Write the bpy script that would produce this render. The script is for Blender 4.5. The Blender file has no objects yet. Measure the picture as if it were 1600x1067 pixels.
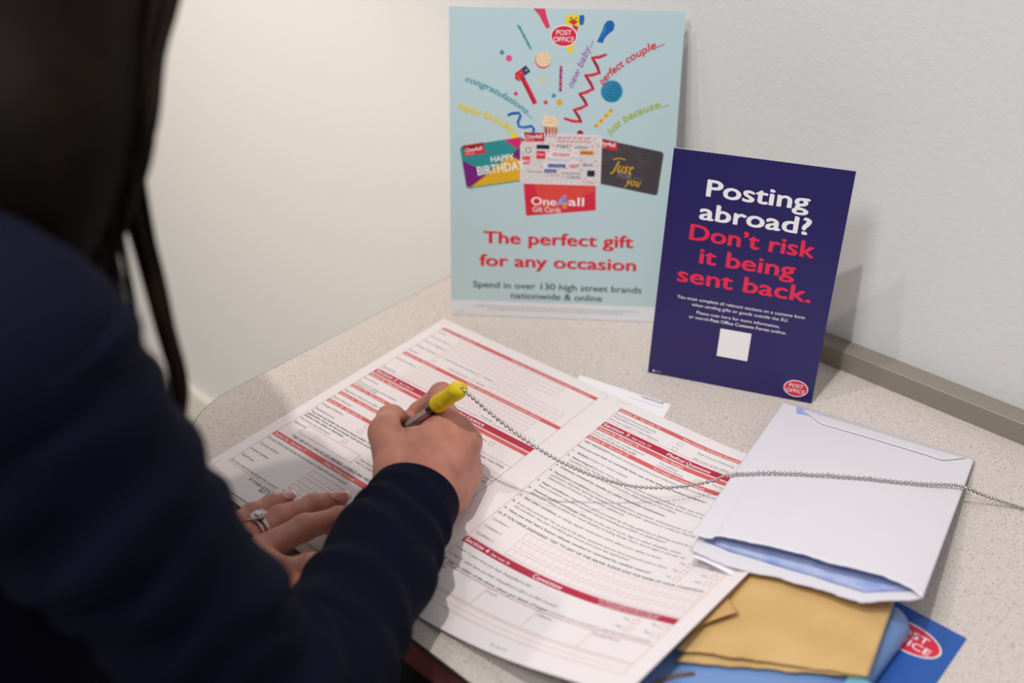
import bpy, bmesh, math, random
import numpy as np
from mathutils import Vector, Matrix

# ------------------------------------------------------------------ measured places (mm; x right along the wall,
# y towards the wall, z above the counter top; the counter's free left edge is x = 0, the trim's front is y = 0)
G = {"CAM": [695.03, -786.93, 546.98],
 "AX": [[0.743003, 0.669284, -0.002128], [-0.365352, 0.408255, 0.836568], [-0.560771, 0.620795, -0.547859]],
 "F": 1614.52, "pen": [[158.53, -356.08, 0.6], [254.15, -353.73, 102.83]],
 "RH": {"W": [263.49, -410.85, 36.0, 25],
 "I": [[229.81, -353.42, 55.0, 12], [206.79, -330.35, 60.0, 9.4], [183.87, -334.2, 34.0, 8.2], [164.44, -342.35, 12.0, 7.2]],
 "M": [[239.67, -347.4, 51.0, 11.5], [208.43, -327.36, 38.0, 9.2], [188.58, -331.05, 18.0, 8.2], [179.75, -343.69, 10.0, 7.2]],
 "N": [[247.81, -344.71, 43.0, 11.5], [214.12, -326.41, 24.0, 9], [205.68, -335.66, 11.0, 8], [198.83, -347.38, 9.0, 7.2]],
 "Li": [[247.02, -346.59, 29.0, 9.5], [222.8, -329.73, 14.0, 8.4], [222.53, -339.29, 9.0, 7.6], [223.9, -350.15, 8.5, 6.8]],
 "T": [[234.56, -404.73, 40.0, 17], [195.24, -380.21, 45.0, 14], [182.03, -363.7, 42.0, 11.5], [183.37, -346.02, 24.0, 8.5]]}, "LH": {"W": [238.06, -538.15, 30.0, 24],
 "Li": [[169.15, -523.0, 20.0, 10], [164.31, -489.86, 16.0, 7.8], [162.42, -471.43, 12.0, 7], [162.15, -457.33, 7.6, 6]],
 "N": [[192.73, -523.15, 26.0, 11], [190.73, -483.32, 24.0, 9], [191.37, -453.85, 17.0, 8], [194.25, -431.63, 9.0, 6.8]],
 "M": [[212.04, -525.52, 30.0, 11], [216.99, -480.41, 29.0, 9.2], [218.56, -452.06, 19.0, 8.2], [224.21, -420.25, 9.0, 7]],
 "I": [[237.15, -531.17, 30.0, 12], [248.22, -502.16, 27.0, 9.2], [248.29, -477.22, 17.0, 8.2], [248.34, -457.84, 9.0, 7]],
 "T": [[254.4, -529.98, 26.0, 15], [265.47, -512.54, 20.0, 11], [265.17, -493.45, 14.0, 9.5], [264.97, -480.43, 10.0, 8]]}, "HYP": [[264.87, -379.09, 22.0], [254.41, -353.07, 21.0]],
 "cuff": [259.03, -411.12, 36.0],
 "elbow": [365.71, -606.47, 62.73],
 "shoulder": [297.16, -668.34, 303.73],
 "hair": [[[189.0, -564.71, 458.86, 70], [221.05, -583.06, 405.26, 50], [241.29, -601.32, 363.85, 42], [247.9, -619.99, 317.68, 30]], [[189.28, -550.03, 456.96, 40], [216.52, -569.33, 407.2, 22], [232.89, -583.27, 365.52, 17], [247.05, -593.22, 330.63, 13], [256.66, -598.81, 305.33, 8], [262.48, -601.39, 287.33, 3]], [[202.49, -542.51, 451.95, 13], [222.72, -554.78, 408.22, 10], [242.81, -565.71, 366.15, 7.5], [258.45, -574.6, 330.94, 5], [275.44, -580.58, 297.65, 4.2], [286.87, -585.19, 271.59, 3.8], [296.05, -589.92, 247.71, 3.2], [301.23, -598.62, 223.43, 1.4]], [[210.52, -558.2, 444.21, 12], [236.67, -575.3, 388.95, 8], [252.57, -585.09, 352.45, 5], [268.24, -595.74, 315.22, 3], [277.22, -599.61, 292.51, 2.2], [286.93, -603.2, 269.38, 1.2]], [[214.85, -554.31, 444.2, 5], [241.71, -572.95, 377.32, 3], [257.88, -583.47, 330.6, 2], [269.18, -589.8, 302.73, 1.2], [290.55, -603.5, 256.2, 0.6]], [[211.26, -543.39, 441.99, 3], [243.54, -558.34, 373.75, 1.3], [265.26, -570.72, 328.36, 0.9], [283.42, -582.53, 287.27, 0.7], [302.39, -599.92, 220.76, 0.4]]],
 "head": [125.62, -580.81, 450.74],
 "wenv": [[382.06, -83.41, 4.0], [537.74, -49.81, 4.0], [579.3, -265.94, 45.0], [434.67, -314.31, 35.0]],
 "wlip": [[437.86, -318.75, 33.0], [462.52, -315.3, 33.5], [515.23, -296.12, 37.0], [549.18, -289.17, 39.0], [579.07, -264.9, 44.0]],
 "wtear": [[430.87, -307.2, 36.0], [440.17, -305.38, 37.0], [445.43, -303.05, 37.5], [445.62, -300.19, 38.0], [463.26, -293.2, 39.5], [483.82, -285.94, 41.0], [520.97, -275.45, 43.0], [551.78, -264.56, 44.5], [570.58, -262.69, 45.0], [579.07, -265.41, 45.0]],
 "brown": [[477.27, -296.7, 27.0], [555.15, -265.96, 27.0], [576.34, -329.64, 26.0], [477.74, -392.52, 28.0], [477.77, -372.39, 28.0]],
 "blip": [[481.35, -398.04, 25.0], [495.37, -387.56, 24.5], [532.4, -360.93, 24.5], [574.64, -330.08, 25.0]],
 "bflap": [[477.88, -334.75, 29.0], [492.84, -344.79, 33.0], [477.7, -374.1, 30.0], [476.56, -381.66, 29.0]],
 "leaf": [[553.62, -234.13, 0.3], [606.4, -234.01, 0.3], [606.25, -282.39, 0.3]],
 "under": [[257.08, -159.79, 0.2], [307.81, -149.38, 0.2], [314.09, -166.21, 0.2]],
 "chain": [[255.63, -354.57, 102.83], [274.36, -349.43, 90.0], [292.6, -341.68, 76.0], [313.14, -332.07, 62.0], [330.96, -312.62, 42.0], [351.76, -291.25, 27.0], [369.27, -273.45, 20.5], [386.47, -255.51, 19.5], [399.17, -239.71, 20.5], [407.9, -230.54, 23.5], [418.62, -216.36, 22.5], [445.54, -195.8, 23.5], [483.9, -166.96, 24.5], [521.03, -135.33, 23.0], [542.56, -113.39, 20.0], [550.63, -107.28, 17.5], [563.11, -96.56, 10.0], [577.89, -86.11, 4.0], [588.72, -80.8, 1.7], [615.77, -76.59, 1.7], [650.13, -69.74, 1.7]]}
CZ = 0.735                                   # height of the counter top above the floor (m)
def W(p):
    return Vector((p[0]*0.001, p[1]*0.001, p[2]*0.001 + CZ))

# ------------------------------------------------------------------ camera, world, lights, exposure
SC = bpy.context.scene
COL = SC.collection
cam_data = bpy.data.cameras.new('camera')
cam = bpy.data.objects.new('camera', cam_data)
COL.objects.link(cam)
r_, u_, w_ = [Vector(a) for a in G['AX']]
rot = Matrix((r_, u_, -w_)).transposed().to_4x4()
cam.matrix_world = Matrix.Translation(W(G['CAM'])) @ rot
cam_data.sensor_width = 36.0
cam_data.lens = G['F'] / 1600.0 * 36.0
cam_data.clip_start = 0.02
cam_data.dof.use_dof = True
cam_data.dof.focus_distance = 0.83
cam_data.dof.aperture_fstop = 3.0
SC.camera = cam

vs = SC.view_settings
vs.view_transform = 'Standard'
vs.look = 'None'
vs.gamma = 1.0
vs.use_curve_mapping = False
vs.exposure = 0.0

def lin(h):
    c = h if not isinstance(h, str) else tuple(int(h[i:i+2], 16) for i in (0, 2, 4))
    return tuple(((v/255)/12.92 if v/255 <= 0.04045 else ((v/255 + 0.055)/1.055)**2.4) for v in c)

world = bpy.data.worlds.new('World')
SC.world = world
world.use_nodes = True
world.node_tree.nodes['Background'].inputs[0].default_value = (0.93, 0.95, 1.0, 1)
world.node_tree.nodes['Background'].inputs[1].default_value = 0.30

def lamp(name, kind, loc, energy, color, size=0.05, target=None, size_y=None, spot=None):
    d = bpy.data.lights.new(name, kind)
    d.energy = energy
    d.color = color
    if kind == 'AREA':
        d.shape = 'RECTANGLE' if size_y else 'DISK'
        d.size = size
        if size_y:
            d.size_y = size_y
    else:
        d.shadow_soft_size = size
    if kind == 'SPOT':
        d.spot_size = math.radians(spot or 90)
        d.spot_blend = 0.6
    o = bpy.data.objects.new(name, d)
    o.location = W(loc)
    if target is not None:
        o.rotation_euler = (W(target) - W(loc)).to_track_quat('-Z', 'Y').to_euler()
    COL.objects.link(o)
    return o
# a bright ceiling panel behind the writer, two small ceiling downlights, plus an added warm fill spot that brightens the left wall
lamp('ceiling_panel_light', 'AREA', (300, -1520, 1760), 14.0, (0.92, 0.96, 1.0), 0.40, (250, -150, 0), 0.45)
lamp('downlight', 'AREA', (373, -790, 1760), 12.0, (1.0, 0.96, 0.92), 0.03, (340, -400, 0))
lamp('downlight', 'AREA', (-181, -800, 1760), 5.5, (1.0, 0.93, 0.88), 0.03, (200, -250, 0))
lamp('left_wall_fill', 'SPOT', (-560, -900, 420), 23.0, (1.0, 0.83, 0.65), 0.12, (-520, 19, -330), spot=92)

# ------------------------------------------------------------------ materials
MATS = {}
def mat(name, color, rough=0.6, metal=0.0, spec=0.5, coat=0.0, trans=0.0, sss=None, sheen=0.0):
    m = bpy.data.materials.new(name)
    m.use_nodes = True
    b = m.node_tree.nodes['Principled BSDF']
    c = lin(color) if (isinstance(color, str) or max(color) > 1.0) else color
    b.inputs['Base Color'].default_value = (*c, 1)
    b.inputs['Roughness'].default_value = rough
    b.inputs['Metallic'].default_value = metal
    b.inputs['Specular IOR Level'].default_value = spec
    b.inputs['Coat Weight'].default_value = coat
    b.inputs['Transmission Weight'].default_value = trans
    if sss:
        b.inputs['Subsurface Weight'].default_value = sss
        b.inputs['Subsurface Radius'].default_value = (1.0, 0.35, 0.2)
        b.inputs['Subsurface Scale'].default_value = 0.004
    if sheen:
        b.inputs['Sheen Weight'].default_value = sheen
        b.inputs['Sheen Roughness'].default_value = 0.5
    MATS[name] = m
    return m
def nodes(m):
    return m.node_tree.nodes, m.node_tree.links, m.node_tree.nodes['Principled BSDF']
def bump(m, scale, strength, dist=0.001, detail=4.0, coords='Object'):
    n, l, b = nodes(m)
    tc = n.new('ShaderNodeTexCoord')
    no = n.new('ShaderNodeTexNoise')
    no.inputs['Scale'].default_value = scale
    no.inputs['Detail'].default_value = detail
    bu = n.new('ShaderNodeBump')
    bu.inputs['Strength'].default_value = strength
    bu.inputs['Distance'].default_value = dist
    l.new(tc.outputs[coords], no.inputs['Vector'])
    l.new(no.outputs['Fac'], bu.inputs['Height'])
    l.new(bu.outputs['Normal'], b.inputs['Normal'])
    return m
def mottled(m, scale, c1, c2, lo=0.4, hi=0.6, detail=3.0):
    n, l, b = nodes(m)
    tc = n.new('ShaderNodeTexCoord')
    no = n.new('ShaderNodeTexNoise')
    no.inputs['Scale'].default_value = scale
    no.inputs['Detail'].default_value = detail
    ra = n.new('ShaderNodeValToRGB')
    ra.color_ramp.elements[0].position = lo
    ra.color_ramp.elements[1].position = hi
    ra.color_ramp.elements[0].color = (*lin(c1), 1)
    ra.color_ramp.elements[1].color = (*lin(c2), 1)
    l.new(tc.outputs['Object'], no.inputs['Vector'])
    l.new(no.outputs['Fac'], ra.inputs['Fac'])
    l.new(ra.outputs['Color'], b.inputs['Base Color'])
    return m

M_wall = bump(mat('wall_paint', 'DFDEDC', 0.75), 160, 0.5, 0.001, 6)
M_skirt = mat('skirting_paint', 'E6E1D6', 0.35)
M_floor = mottled(mat('floor_vinyl', 'A09C98', 0.5), 40, '98948F', 'AAA6A0')
M_trim = bump(mat('taupe_trim', '8C8378', 0.45), 400, 0.08, 0.0005)
M_fascia = mottled(mat('maroon_fascia', '7A403E', 0.4), 30, '763A38', '85484A')
M_edge = mat('dark_edge', '3A302B', 0.5)
M_under = mat('carcass_board', 'B9B2A6', 0.6)

# speckled laminate: fine dark chips and brown haze in a pale ground
M_top = mat('speckled_laminate', 'D6CEC2', 0.42)
def speckle():
    n, l, b = nodes(M_top)
    tc = n.new('ShaderNodeTexCoord')
    def chips(scale, thr, soft, seed):
        mp = n.new('ShaderNodeMapping')
        mp.inputs['Location'].default_value = (seed, seed*0.7, 0)
        l.new(tc.outputs['Object'], mp.inputs['Vector'])
        vo = n.new('ShaderNodeTexVoronoi')
        vo.inputs['Scale'].default_value = scale
        l.new(mp.outputs['Vector'], vo.inputs['Vector'])
        sx = n.new('ShaderNodeSeparateColor')
        l.new(vo.outputs['Color'], sx.inputs['Color'])
        sz = n.new('ShaderNodeMath'); sz.operation = 'MULTIPLY'          # each chip its own size
        l.new(sx.outputs['Red'], sz.inputs[0]); sz.inputs[1].default_value = thr
        df = n.new('ShaderNodeMath'); df.operation = 'SUBTRACT'
        l.new(sz.outputs[0], df.inputs[0]); l.new(vo.outputs['Distance'], df.inputs[1])
        mr = n.new('ShaderNodeMapRange')
        mr.inputs['From Min'].default_value = 0.0
        mr.inputs['From Max'].default_value = soft
        l.new(df.outputs[0], mr.inputs['Value'])
        return mr.outputs['Result'], sx.outputs['Green']
    no = n.new('ShaderNodeTexNoise')
    no.inputs['Scale'].default_value = 620
    no.inputs['Detail'].default_value = 3
    l.new(tc.outputs['Object'], no.inputs['Vector'])
    ra = n.new('ShaderNodeValToRGB')
    ra.color_ramp.elements[0].position = 0.36; ra.color_ramp.elements[1].position = 0.60
    ra.color_ramp.elements[0].color = (*lin('C9BDB5'), 1); ra.color_ramp.elements[1].color = (*lin('D6CBC4'), 1)
    l.new(no.outputs['Fac'], ra.inputs['Fac'])
    prev = ra.outputs['Color']
    for scale, thr, soft, seed, c in ((500, 0.36, 0.18, 0.0, '7D6D60'), (350, 0.25, 0.15, 3.1, '52453C'), (720, 0.42, 0.2, 7.7, 'A39485')):
        fac, g = chips(scale, thr, soft, seed)
        mx = n.new('ShaderNodeMix'); mx.data_type = 'RGBA'
        l.new(fac, mx.inputs['Factor'])
        l.new(prev, mx.inputs[6])
        mx.inputs[7].default_value = (*lin(c), 1)
        prev = mx.outputs[2]
    l.new(prev, b.inputs['Base Color'])
speckle()

M_paper = mat('form_paper', 'EAE1E1', 0.65)
M_paper2 = mat('letter_paper', 'EFECEE', 0.6)
M_red = mat('deep_red_print', 'B5203F', 0.6)
M_light = mat('coral_print', 'D4605F', 0.6)
M_line = mat('pink_rule_print', 'D9888B', 0.6)
M_lined = mat('red_rule_print', 'BE4A55', 0.6)
M_ink = mat('black_print', '3A3436', 0.6)
M_ink2 = mat('grey_print', '6A6264', 0.6)
M_white = mat('white_print', 'F4EFEF', 0.6)
M_pale = mat('pale_grey_print', 'D8CFD0', 0.6)
M_purple = mat('purple_print', '5B4E86', 0.6)

M_navy = bump(mat('navy_jersey', (9, 12, 31), 0.9, spec=0.12), 1500, 0.25, 0.0004, 2)
M_skin = mottled(mat('skin', 'B07C6C', 0.5, sss=0.15), 60, 'B4705E', 'C88A76', 0.3, 0.7)
bump(M_skin, 900, 0.12, 0.0005, 4)
M_hair = mottled(mat('dark_brown_hair', (30, 18, 11), 0.55, spec=0.12), 18, '0D0704', '21150E', 0.35, 0.75)
M_trouser = bump(mat('dark_trousers', (24, 25, 32), 0.9), 900, 0.2)
M_shoe = mat('black_shoe', (14, 14, 15), 0.5)
M_nail = mat('nail_varnish', 'C98A80', 0.25, coat=0.6)
M_nailtip = mat('white_nail_tip', 'EFE4DF', 0.2, coat=0.6)
M_silver = mat('white_gold', (0.82, 0.79, 0.74), 0.18, metal=1.0)
M_gem = mat('diamond', (0.95, 0.93, 0.93), 0.03, spec=1.0, trans=0.55)
M_gem.node_tree.nodes['Principled BSDF'].inputs['IOR'].default_value = 2.0
M_chain = mat('nickel_chain', (0.54, 0.51, 0.47), 0.2, metal=1.0)
M_foam = bump(mat('yellow_foam', 'E6C70E', 0.8), 900, 0.3, 0.0006)
M_clear = mat('clear_barrel', 'E2D8D6', 0.14, spec=0.7, trans=0.45)
M_black = mat('black_plastic', (18, 18, 20), 0.3)
M_env = bump(mat('white_envelope_paper', 'E0DCE2', 0.6), 90, 0.12, 0.0015, 3)
M_brown = mottled(bump(mat('manila_paper', 'CEA76C', 0.7), 200, 0.15, 0.0006), 25, 'C9A166', 'D4AE73', 0.35, 0.65)
M_pouch = mat('blue_vinyl', '7090C4', 0.32, spec=0.5)
M_seam = mat('brown_piping', '7A5A44', 0.5)
M_leaf = mat('blue_leaflet_print', '2156A6', 0.3)
M_teal = mat('teal_card', '6FB0C4', 0.5)
M_logo = mat('logo_red_print', 'DB2344', 0.4)

# torn envelope lining: blue hatched security print
M_lining = mat('blue_security_lining', '8FA9DE', 0.6)
def lining():
    n, l, b = nodes(M_lining)
    tc = n.new('ShaderNodeTexCoord')
    wv = n.new('ShaderNodeTexWave')
    wv.inputs['Scale'].default_value = 190
    wv.inputs['Distortion'].default_value = 2.5
    wv.inputs['Detail'].default_value = 2
    no = n.new('ShaderNodeTexNoise')
    no.inputs['Scale'].default_value = 70
    l.new(tc.outputs['Object'], wv.inputs['Vector'])
    l.new(tc.outputs['Object'], no.inputs['Vector'])
    ad = n.new('ShaderNodeMath'); ad.operation = 'MULTIPLY'
    l.new(wv.outputs['Fac'], ad.inputs[0]); l.new(no.outputs['Fac'], ad.inputs[1])
    ra = n.new('ShaderNodeValToRGB')
    ra.color_ramp.elements[0].position = 0.05; ra.color_ramp.elements[1].position = 0.5
    ra.color_ramp.elements[0].color = (*lin('6A8CDD'), 1); ra.color_ramp.elements[1].color = (*lin('EEF2FB'), 1)
    l.new(ad.outputs[0], ra.inputs['Fac'])
    l.new(ra.outputs['Color'], b.inputs['Base Color'])
lining()

# ------------------------------------------------------------------ helpers
def tag(o, label=None, cat=None, group=None, kind=None):
    if label: o['label'] = label
    if cat: o['category'] = cat
    if group: o['group'] = group
    if kind: o['kind'] = kind
    return o
def empty(name, loc_mm, label, cat, group=None):
    o = bpy.data.objects.new(name, None)
    o.empty_display_size = 0.05
    o.location = W(loc_mm)
    COL.objects.link(o)
    bpy.context.view_layer.update()
    return tag(o, label, cat, group)
class MB:
    """collects world-space (mm) geometry and links it as one mesh object"""
    def __init__(self):
        self.v, self.f, self.m, self.mats = [], [], [], []
    def mi(self, m):
        if m not in self.mats: self.mats.append(m)
        return self.mats.index(m)
    def add(self, verts, faces, m):
        b = len(self.v); i = self.mi(m)
        self.v += [tuple(p) for p in verts]
        self.f += [tuple(b + k for k in f) for f in faces]
        self.m += [i]*len(faces)
    def box(self, x0, x1, y0, y1, z0, z1, m):
        vs_ = [(x, y, z) for x in (x0, x1) for y in (y0, y1) for z in (z0, z1)]
        self.add(vs_, [(0,1,3,2), (4,6,7,5), (0,4,5,1), (2,3,7,6), (0,2,6,4), (1,5,7,3)], m)
    def tube(self, pts, rad, m, n=12, caps=True):
        pts = [Vector(p) for p in pts]
        rad = rad if isinstance(rad, (list, tuple)) else [rad]*len(pts)
        t = (pts[1] - pts[0]).normalized()
        a = t.orthogonal().normalized()
        vs_, fs = [], []
        for i, p in enumerate(pts):
            t2 = (pts[min(i+1, len(pts)-1)] - pts[max(i-1, 0)]).normalized()
            a = (a - t2*a.dot(t2)).normalized()
            b = t2.cross(a)
            for k in range(n):
                g = 2*math.pi*k/n
                vs_.append(p + (a*math.cos(g) + b*math.sin(g))*rad[i])
        for i in range(len(pts)-1):
            for k in range(n):
                fs.append((i*n+k, i*n+(k+1) % n, (i+1)*n+(k+1) % n, (i+1)*n+k))
        if caps:
            fs.append(tuple(range(n))[::-1]); fs.append(tuple((len(pts)-1)*n + k for k in range(n)))
        self.add(vs_, fs, m)
    def build(self, name, parent=None, smooth=False, bevel=0.0, seg=2, recalc=True, auto=False):
        me = bpy.data.meshes.new(name)
        off = Vector((0, 0, 0))
        if parent: off = parent.matrix_world.translation
        me.from_pydata([tuple(W(p) - off) for p in self.v], [], self.f)
        for m in self.mats: me.materials.append(m)
        me.polygons.foreach_set('material_index', self.m)
        me.update()
        if recalc:
            bm = bmesh.new(); bm.from_mesh(me)
            bmesh.ops.recalc_face_normals(bm, faces=bm.faces)
            bm.to_mesh(me); bm.free()
        if smooth:
            me.polygons.foreach_set('use_smooth', [True]*len(me.polygons))
        o = bpy.data.objects.new(name, me)
        COL.objects.link(o)
        if parent: o.parent = parent
        if bevel:
            md = o.modifiers.new('bevel', 'BEVEL')
            md.width = bevel*0.001; md.segments = seg; md.limit_method = 'ANGLE'
        return o
def origin_to(o, p_mm):
    """put a lone mesh's origin at the thing's base"""
    t = W(p_mm)
    o.data.transform(Matrix.Translation(-t)); o.location = t
    return o

# ------------------------------------------------------------------ flat print (words, rules, shapes) gathered in sheet coordinates
_cache = {}
def glyphs(text, shear):
    key = (text, shear)
    if key not in _cache:
        cu = bpy.data.curves.new('t', 'FONT')
        cu.body = text
        cu.size = 1.0; cu.shear = shear; cu.resolution_u = 3
        cu.fill_mode = 'FRONT'
        ob = bpy.data.objects.new('t', cu)
        me = bpy.data.meshes.new_from_object(ob)
        v = [(p.co.x, p.co.y) for p in me.vertices]
        f = [tuple(p.vertices) for p in me.polygons]
        bpy.data.objects.remove(ob); bpy.data.curves.remove(cu); bpy.data.meshes.remove(me)
        _cache[key] = (v, f)
    return _cache[key]
CAP = max(y for x, y in glyphs('H', 0.0)[0])
class Print:
    """u to the right, v upwards, in mm on the sheet; fn(u, v, h) puts it in the room"""
    def __init__(self, fn, step=0.0045, down=False):
        self.mb = MB(); self.fn = fn; self.down = down
    def put(self, pts, faces, m, layer):
        h = 0.05 + 0.06*layer
        self.mb.add([self.fn(u, v, h) for u, v in pts], faces, m)
    def rect(self, u0, v0, u1, v1, m, layer=0, seg=5.0):
        nu = max(1, int(abs(u1-u0)/seg)); nv = max(1, int(abs(v1-v0)/seg))
        pts = [(u0+(u1-u0)*i/nu, v0+(v1-v0)*j/nv) for j in range(nv+1) for i in range(nu+1)]
        fs = [(j*(nu+1)+i, j*(nu+1)+i+1, (j+1)*(nu+1)+i+1, (j+1)*(nu+1)+i) for j in range(nv) for i in range(nu)]
        self.put(pts, fs, m, layer)
    def frame(self, u0, v0, u1, v1, t, m, layer=0):
        self.rect(u0, v0, u1, v0+t, m, layer); self.rect(u0, v1-t, u1, v1, m, layer)
        self.rect(u0, v0, u0+t, v1, m, layer); self.rect(u1-t, v0, u1, v1, m, layer)
    def poly(self, pts, m, layer=0):
        self.put(pts, [tuple(range(len(pts)))], m, layer)
    def ellipse(self, u, v, a, b, m, layer=0, n=40, ang=0.0):
        c, s = math.cos(ang), math.sin(ang)
        self.poly([(u + a*math.cos(t)*c - b*math.sin(t)*s, v + a*math.cos(t)*s + b*math.sin(t)*c) for t in [2*math.pi*k/n for k in range(n)]], m, layer)
    def ring(self, u, v, r, t, m, layer=0, n=28):
        pts = [(u + q*math.cos(2*math.pi*k/n), v + q*math.sin(2*math.pi*k/n)) for q in (r, r-t) for k in range(n)]
        self.put(pts, [(k, (k+1) % n, n+(k+1) % n, n+k) for k in range(n)], m, layer)
    def stroke(self, pts, t, m, layer=0):
        t = t if isinstance(t, (list, tuple)) else [t]*len(pts)
        L = []
        for i in range(len(pts)):
            a = pts[max(i-1, 0)]; b = pts[min(i+1, len(pts)-1)]
            d = math.hypot(b[0]-a[0], b[1]-a[1]) or 1
            nx, ny = -(b[1]-a[1])/d, (b[0]-a[0])/d
            L += [(pts[i][0]+nx*t[i]/2, pts[i][1]+ny*t[i]/2), (pts[i][0]-nx*t[i]/2, pts[i][1]-ny*t[i]/2)]
        self.put(L, [(2*i, 2*i+1, 2*i+3, 2*i+2) for i in range(len(pts)-1)], m, layer)
    def text(self, s, u, v, m, cap=None, width=None, bold=0.0, ang=0.0, shear=0.0, layer=1, align='L', path=None):
        if bold > 0.004:                                  # heavier weight: struck again a hair to each side
            for k, (dx, dy) in enumerate(((-1, -0.5), (1, -0.5), (-1, 0.5))):
                b_ = bold*0.42*((cap or 3)/CAP)
                pa = tuple((x + dx*b_, y + dy*b_) for x, y in path) if path else None
                self.text(s, u + dx*b_, v + dy*b_, m, cap, width, 0.0, ang, shear, layer + 0.17*(k + 1), align, pa)
        vs_, fs = glyphs(s, shear)
        if not vs_: return
        x0 = min(p[0] for p in vs_); x1 = max(p[0] for p in vs_)
        sy = (cap/CAP) if cap else width/(x1-x0)
        sx = width/(x1-x0) if width else sy
        w = (x1-x0)*sx
        dx = {'L': 0, 'C': -w/2, 'R': -w}[align]
        c, sn = math.cos(ang), math.sin(ang)
        q = -1.0 if self.down else 1.0
        out = []
        for x, y in vs_:
            X = (x-x0)*sx + dx; Y = y*sy
            if path:                                     # along a quadratic arc
                (ax, ay), (bx, by), (cx, cy) = path
                t = X/w
                px = (1-t)**2*ax + 2*t*(1-t)*bx + t*t*cx; py = (1-t)**2*ay + 2*t*(1-t)*by + t*t*cy
                tx = 2*(1-t)*(bx-ax) + 2*t*(cx-bx); ty = 2*(1-t)*(by-ay) + 2*t*(cy-by)
                d = math.hypot(tx, ty)
                out.append((px - ty/d*Y, py + tx/d*Y))
            else:
                out.append((u + X*c - Y*sn, v + q*(X*sn + Y*c)))
        self.put(out, fs, m, layer)

# ------------------------------------------------------------------ smooth bodies from rounded cones (surface nets)
def rcone(P, a, b, ra, rb, flat=None):
    a = np.array(a, float); b = np.array(b, float)
    ba = b - a; pa = P - a
    h = np.clip((pa @ ba)/max(ba @ ba, 1e-9), 0, 1)
    return np.linalg.norm(pa - h[..., None]*ba, axis=-1) - (ra + (rb - ra)*h)
def smin(a, b, k):
    h = np.maximum(k - np.abs(a - b), 0)/k
    return np.minimum(a, b) - h*h*k*0.25
def surface_nets(fn, lo, hi, step, slack=14.0):
    """mesh of fn = 0; only evaluated in a band round the surface"""
    lo = np.array(lo, float); hi = np.array(hi, float); B = 8
    nb = np.ceil((hi - lo)/(step*B)).astype(int); n = nb*B + 1
    bc = np.stack(np.meshgrid(*[lo[i] + step*B*(np.arange(nb[i]) + 0.5) for i in range(3)], indexing='ij'), -1)
    dc = fn(bc.reshape(-1, 3)).reshape(nb)
    D = np.repeat(np.repeat(np.repeat(np.where(dc < 0, -1.0, 1.0).astype(np.float32), B, 0), B, 1), B, 2)
    D = np.pad(D, ((0, 1),)*3, mode='edge')
    near = np.argwhere(np.abs(dc) < step*B*0.9 + slack)
    loc = np.stack(np.meshgrid(*[np.arange(B + 1)]*3, indexing='ij'), -1).reshape(-1, 3)
    for c in range(0, len(near), 400):
        ix = (near[c:c+400, None, :]*B + loc[None]).reshape(-1, 3)
        D[ix[:, 0], ix[:, 1], ix[:, 2]] = fn(lo + step*ix)
    S = D < 0
    cnt = np.zeros(n - 1, np.uint8)
    cor = [(i, j, k) for i in (0, 1) for j in (0, 1) for k in (0, 1)]
    for c in cor: cnt += S[c[0]:n[0]-1+c[0], c[1]:n[1]-1+c[1], c[2]:n[2]-1+c[2]]
    act = np.argwhere((cnt > 0) & (cnt < 8))
    vid = -np.ones(n - 1, np.int32); vid[act[:, 0], act[:, 1], act[:, 2]] = np.arange(len(act))
    val = {c: D[act[:, 0]+c[0], act[:, 1]+c[1], act[:, 2]+c[2]].astype(float) for c in cor}
    acc = np.zeros((len(act), 3)); num = np.zeros(len(act))
    for c in cor:
        for a in range(3):
            if c[a] == 0:
                d = tuple(1 if q == a else c[q] for q in range(3))
                A, E = val[c], val[d]
                cr = (A < 0) != (E < 0)
                t = np.where(cr, A/np.where(cr, A - E, 1), 0)
                num += cr
                for q in range(3): acc[:, q] += np.where(cr, c[q] + (t if q == a else 0), 0)
    V = lo + step*(act + acc/num[:, None])
    F = []
    for a in range(3):
        o1, o2 = (a + 1) % 3, (a + 2) % 3
        c0 = [slice(0, n[i] - 1) if i == a else slice(1, n[i] - 1) for i in range(3)]
        c1 = list(c0); c1[a] = slice(1, n[a])
        A, E = S[tuple(c0)], S[tuple(c1)]
        def vi(x, y, ix):
            s = ix.copy(); s[:, o1] += 1 - x; s[:, o2] += 1 - y
            return vid[s[:, 0], s[:, 1], s[:, 2]]
        for m, fl in ((A & ~E, False), (~A & E, True)):
            ix = np.argwhere(m)
            q = np.stack([vi(0, 0, ix), vi(1, 0, ix), vi(1, 1, ix), vi(0, 1, ix)], -1)
            F.append(q[:, ::-1] if fl else q)
    F = np.concatenate(F)
    return V, F[(F >= 0).all(1)]

# ================================================================== the setting
def structure(mb, name, **k):
    o = mb.build(name, **k); o['kind'] = 'structure'; return o
b = MB(); b.box(-3000, 2600, 19, 119, -735, 1900, M_wall); structure(b, 'wall_back')
b = MB(); b.box(-3000, 2600, -3200, 119, -835, -735, M_floor); structure(b, 'floor')
b = MB(); b.box(-3000, 2600, 3, 19, -735, -634, M_skirt); structure(b, 'baseboard_back', bevel=5, seg=3)

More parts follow.
